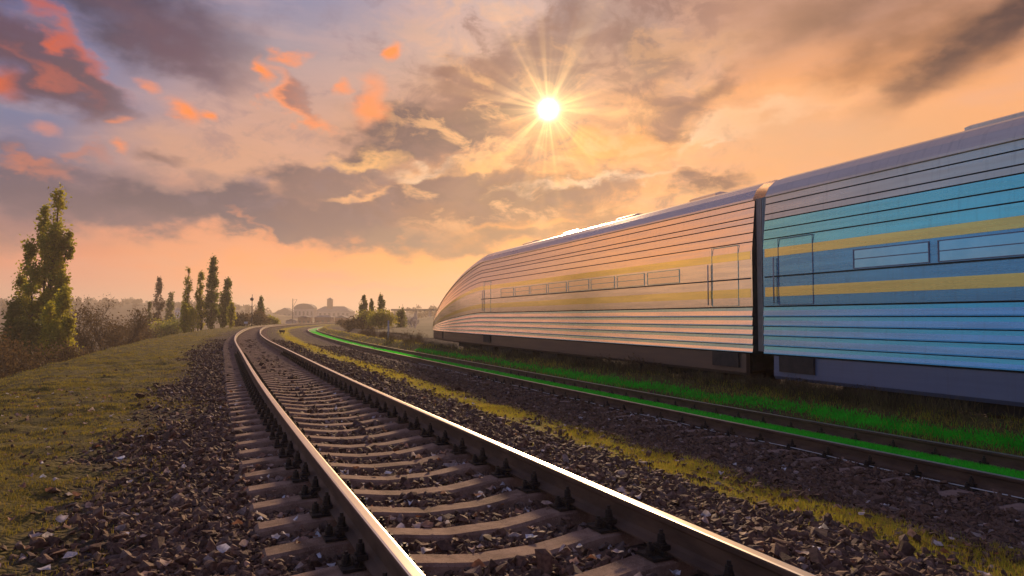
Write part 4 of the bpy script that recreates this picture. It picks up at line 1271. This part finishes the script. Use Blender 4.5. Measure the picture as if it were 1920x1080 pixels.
twig_shrub('white_tree', 'whitish leafless tree left of the end of the train', 'tree', b, zpx(584, 125) - b.z, 6.0, 7, 4, .07, M['pale_twig'])
b = foot(752, 118)
k = wpx(1, 118); Hh = zpx(584, 118) - b.z
column_tree('spruce_tree', 'small dark spruce beside the whitish leafless tree', 'tree', b, [(0, .3, 0, Hh, 11 * k, 0, 1)], None, 2200, .26, M['leaf_dark'], trunk_r=.1, cl=60)

# ------------------------------------------------------------------ far town, viaduct and wood
wallm = mat_basic('far plaster', (.36, .32, .33), (.46, .41, .41), .5, .9)
redm = mat_basic('far red brick', (.22, .10, .075), (.30, .14, .10), .6, .9)
roofm = mat_basic('far slate roof', (.16, .14, .15), (.22, .19, .20), .5, .9)
winm = mat_basic('far window glass', (.05, .06, .08), (.07, .08, .1), .5, .2)
def building(label, px0, px1, ytop, yeave, Y, wall, roofk='gable', nwin=5, tower=None):
    X0, X1 = (px0 - 960) / F_PX * Y, (px1 - 960) / F_PX * Y
    z0 = float(far_height(np.array([(X0 + X1) / 2]), np.array([Y]))[0]) - 1.0
    w = (X1 - X0) / 2
    root = thing('building', label, 'building', ((X0 + X1) / 2, Y, z0))
    He, Ht = zpx(yeave, Y) - z0, zpx(ytop, Y) - z0
    mb = MB(); mb.box(-w, w, 0, w * 1.2, 0, He); mb.build('wall', wall, root)
    mb = MB()
    if roofk == 'gable':
        mb.add([(-w * 1.04, -.4, He), (w * 1.04, -.4, He), (0, -.4, Ht), (-w * 1.04, w * 1.24, He), (w * 1.04, w * 1.24, He), (0, w * 1.24, Ht)], [(0, 1, 2), (5, 4, 3), (0, 2, 5, 3), (1, 4, 5, 2), (0, 3, 4, 1)])
    elif roofk == 'hip':
        mb.add([(-w * 1.04, -.4, He), (w * 1.04, -.4, He), (w * 1.04, w * 1.24, He), (-w * 1.04, w * 1.24, He), (-w * .55, w * .6, Ht), (w * .55, w * .6, Ht)], [(0, 1, 5, 4), (1, 2, 5), (2, 3, 4, 5), (3, 0, 4), (3, 2, 1, 0)])
    else:
        n_ = 14
        ps = [(-w * math.cos(math.pi * i / n_) * 1.02, He + (Ht - He) * math.sin(math.pi * i / n_)) for i in range(n_ + 1)]
        vs = [(x, -.4, z) for x, z in ps] + [(x, w * 1.24, z) for x, z in ps]
        mb.add(vs, [(i, i + 1, n_ + 2 + i, n_ + 1 + i) for i in range(n_)] + [tuple(range(n_ + 1))[::-1], tuple(range(n_ + 1, 2 * n_ + 2))])
    mb.build('roof', roofm, root)
    for i in range(nwin):
        xc = -w + (i + .5) * 2 * w / nwin
        mb = MB(); mb.box(xc - w / nwin * .45, xc + w / nwin * .45, -.06, .05, He * .35, He * .75); mb.build('window', winm, root)
    if tower:
        tx_, ty_, tw_ = tower
        xa = (tx_ - 960) / F_PX * Y - (X0 + X1) / 2; tw = wpx(tw_, Y) / 2
        mb = MB(); mb.box(xa - tw, xa + tw, w * .3, w * .3 + 2 * tw, He * .9, zpx(ty_, Y) - z0)
        to = mb.build('tower', redm, root)
        mb = MB(); zt = zpx(ty_, Y) - z0
        mb.add([(xa - tw * 1.15, w * .3 - .2, zt), (xa + tw * 1.15, w * .3 - .2, zt), (xa + tw * 1.15, w * .3 + 2 * tw + .2, zt), (xa - tw * 1.15, w * .3 + 2 * tw + .2, zt), (xa, w * .3 + tw, zt + tw * .8)], [(0, 1, 4), (1, 2, 4), (2, 3, 4), (3, 0, 4), (3, 2, 1, 0)])
        mb.build('tower_roof', roofm, to)
    return root
building('distant grey hall with a pointed gable, leftmost in the far town', 512, 556, 577, 588, 620, wallm, 'gable', 5)
building('distant hall with a broad rounded roof, in the middle of the far town', 551, 588, 569, 579, 560, wallm, 'vault', 5)
building('distant long hall with a square tower on its roof, right in the far town', 588, 656, 574, 584, 590, wallm, 'hip', 8, (615, 561, 9))
for (a, c, yt, ye, Yb, lab, wm, rk) in ((559, 582, 592, 595, 330, 'low red brick shed at the far bend, left of the second shed', redm, 'gable'), (590, 622, 591, 595, 340, 'long low red brick shed at the far bend', redm, 'hip'), (628, 652, 591, 596, 350, 'low red shed beside the distant brown thicket', redm, 'gable'),
                                    (328, 342, 577, 581, 420, 'white house on the hill beside the slender poplar', M['signwhite'], 'hip'), (536, 556, 598, 601, 300, 'small pale house at the far bend', wallm, 'gable')):
    building(lab, a, c, yt, ye, Yb, wm, rk, 3)
# mast with a slanting arm over the town
b = Vector(((549 - 960) / F_PX * 300, 300, 0)); b.z = float(far_height(np.array([b.x]), np.array([b.y]))[0])
cm = thing('catenary_mast', 'far thin mast with one slanting arm above the town', 'mast', b)
Hm = zpx(560, 300) - b.z
mb = MB(); mb.cyl((0, 0, 0), (0, 0, Hm), .22, .14, n=8); mb.build('pole', M['poledark'], cm)
mb = MB(); mb.cyl((0, 0, Hm * .72), (wpx(8, 300), 0, Hm * .98), .07, n=6); mb.cyl((0, 0, Hm * .95), (wpx(8, 300), 0, Hm * .98), .04, n=6); mb.build('arm', M['poledark'], cm)
# viaduct
Yv = 380.0
va = thing('viaduct', 'thin dark viaduct deck on slim piers, left of the end of the train', 'bridge', (0, Yv, 0))
zd = zpx(580.5, Yv); xa, xb = (733 - 960) / F_PX * Yv, (905 - 960) / F_PX * Yv
mb = MB(); mb.box(xa, xb, 0, 8, zd - .65, zd); mb.build('deck', M['poledark'], va)
mb = MB(); mb.box(xa, xb, -.05, .04, zd + .003, zd + .35); mb.build('parapet', M['poledark'], va)
for px in (752, 778, 805, 835, 870):
    xp = (px - 960) / F_PX * Yv; zg = float(far_height(np.array([xp]), np.array([Yv]))[0])
    mb = MB(); mb.box(xp - .6, xp + .6, 2, 6, zg - 1, zd - .65); mb.build('pier', wallm, va)
for px in (755, 781, 812):
    xp = (px - 960) / F_PX * Yv
    mb = MB(); mb.cyl((xp, .3, zd + .003), (xp, .3, zd + 3.2), .09, n=6); mb.build('light_post', M['poledark'], va)
# far wood on the ridge: one mass
C = []
for q in range(1500):
    az = R(random.uniform(-45, 42)); d = random.uniform(420, 1000)
    x, y = d * math.sin(az), d * math.cos(az)
    if fbm(np.array([x]), np.array([y]), .012, 2, 61)[0] < -.15 or (-20 < math.degrees(az) < -12 and d < 700):
        continue
    z = float(far_height(np.array([x]), np.array([y]))[0])
    hgt = random.uniform(2.5, 6.5)
    m = 34
    u = rng.normal(0, 1, (m, 3)); u /= np.linalg.norm(u, axis=1)[:, None]
    C.append(np.array([x, y, z + hgt * .5]) + u * np.array([hgt * .5, hgt * .5, hgt * .5]) * rng.uniform(.5, 1, (m, 1)))
o = leaves_mesh('distant_wood', np.concatenate(C), 1.9, M['leaf_brown'], None)
o['kind'] = 'stuff'

# ------------------------------------------------------------------ air
HZ = MB(); HZ.box(-4200, 4200, -1000, 4200, -40, 60)
hm = bpy.data.materials.new('haze air'); hm.use_nodes = True
t = hm.node_tree; t.nodes.clear(); n = NT(t)
pv_ = n.n('ShaderNodeVolumePrincipled', {'Color': (1.0, .86, .74, 1), 'Density': .0008, 'Anisotropy': .35})
ou = n.n('ShaderNodeOutputMaterial', {'Volume': pv_.outputs[0]})
hz = HZ.build('haze', hm)
hz['kind'] = 'stuff'
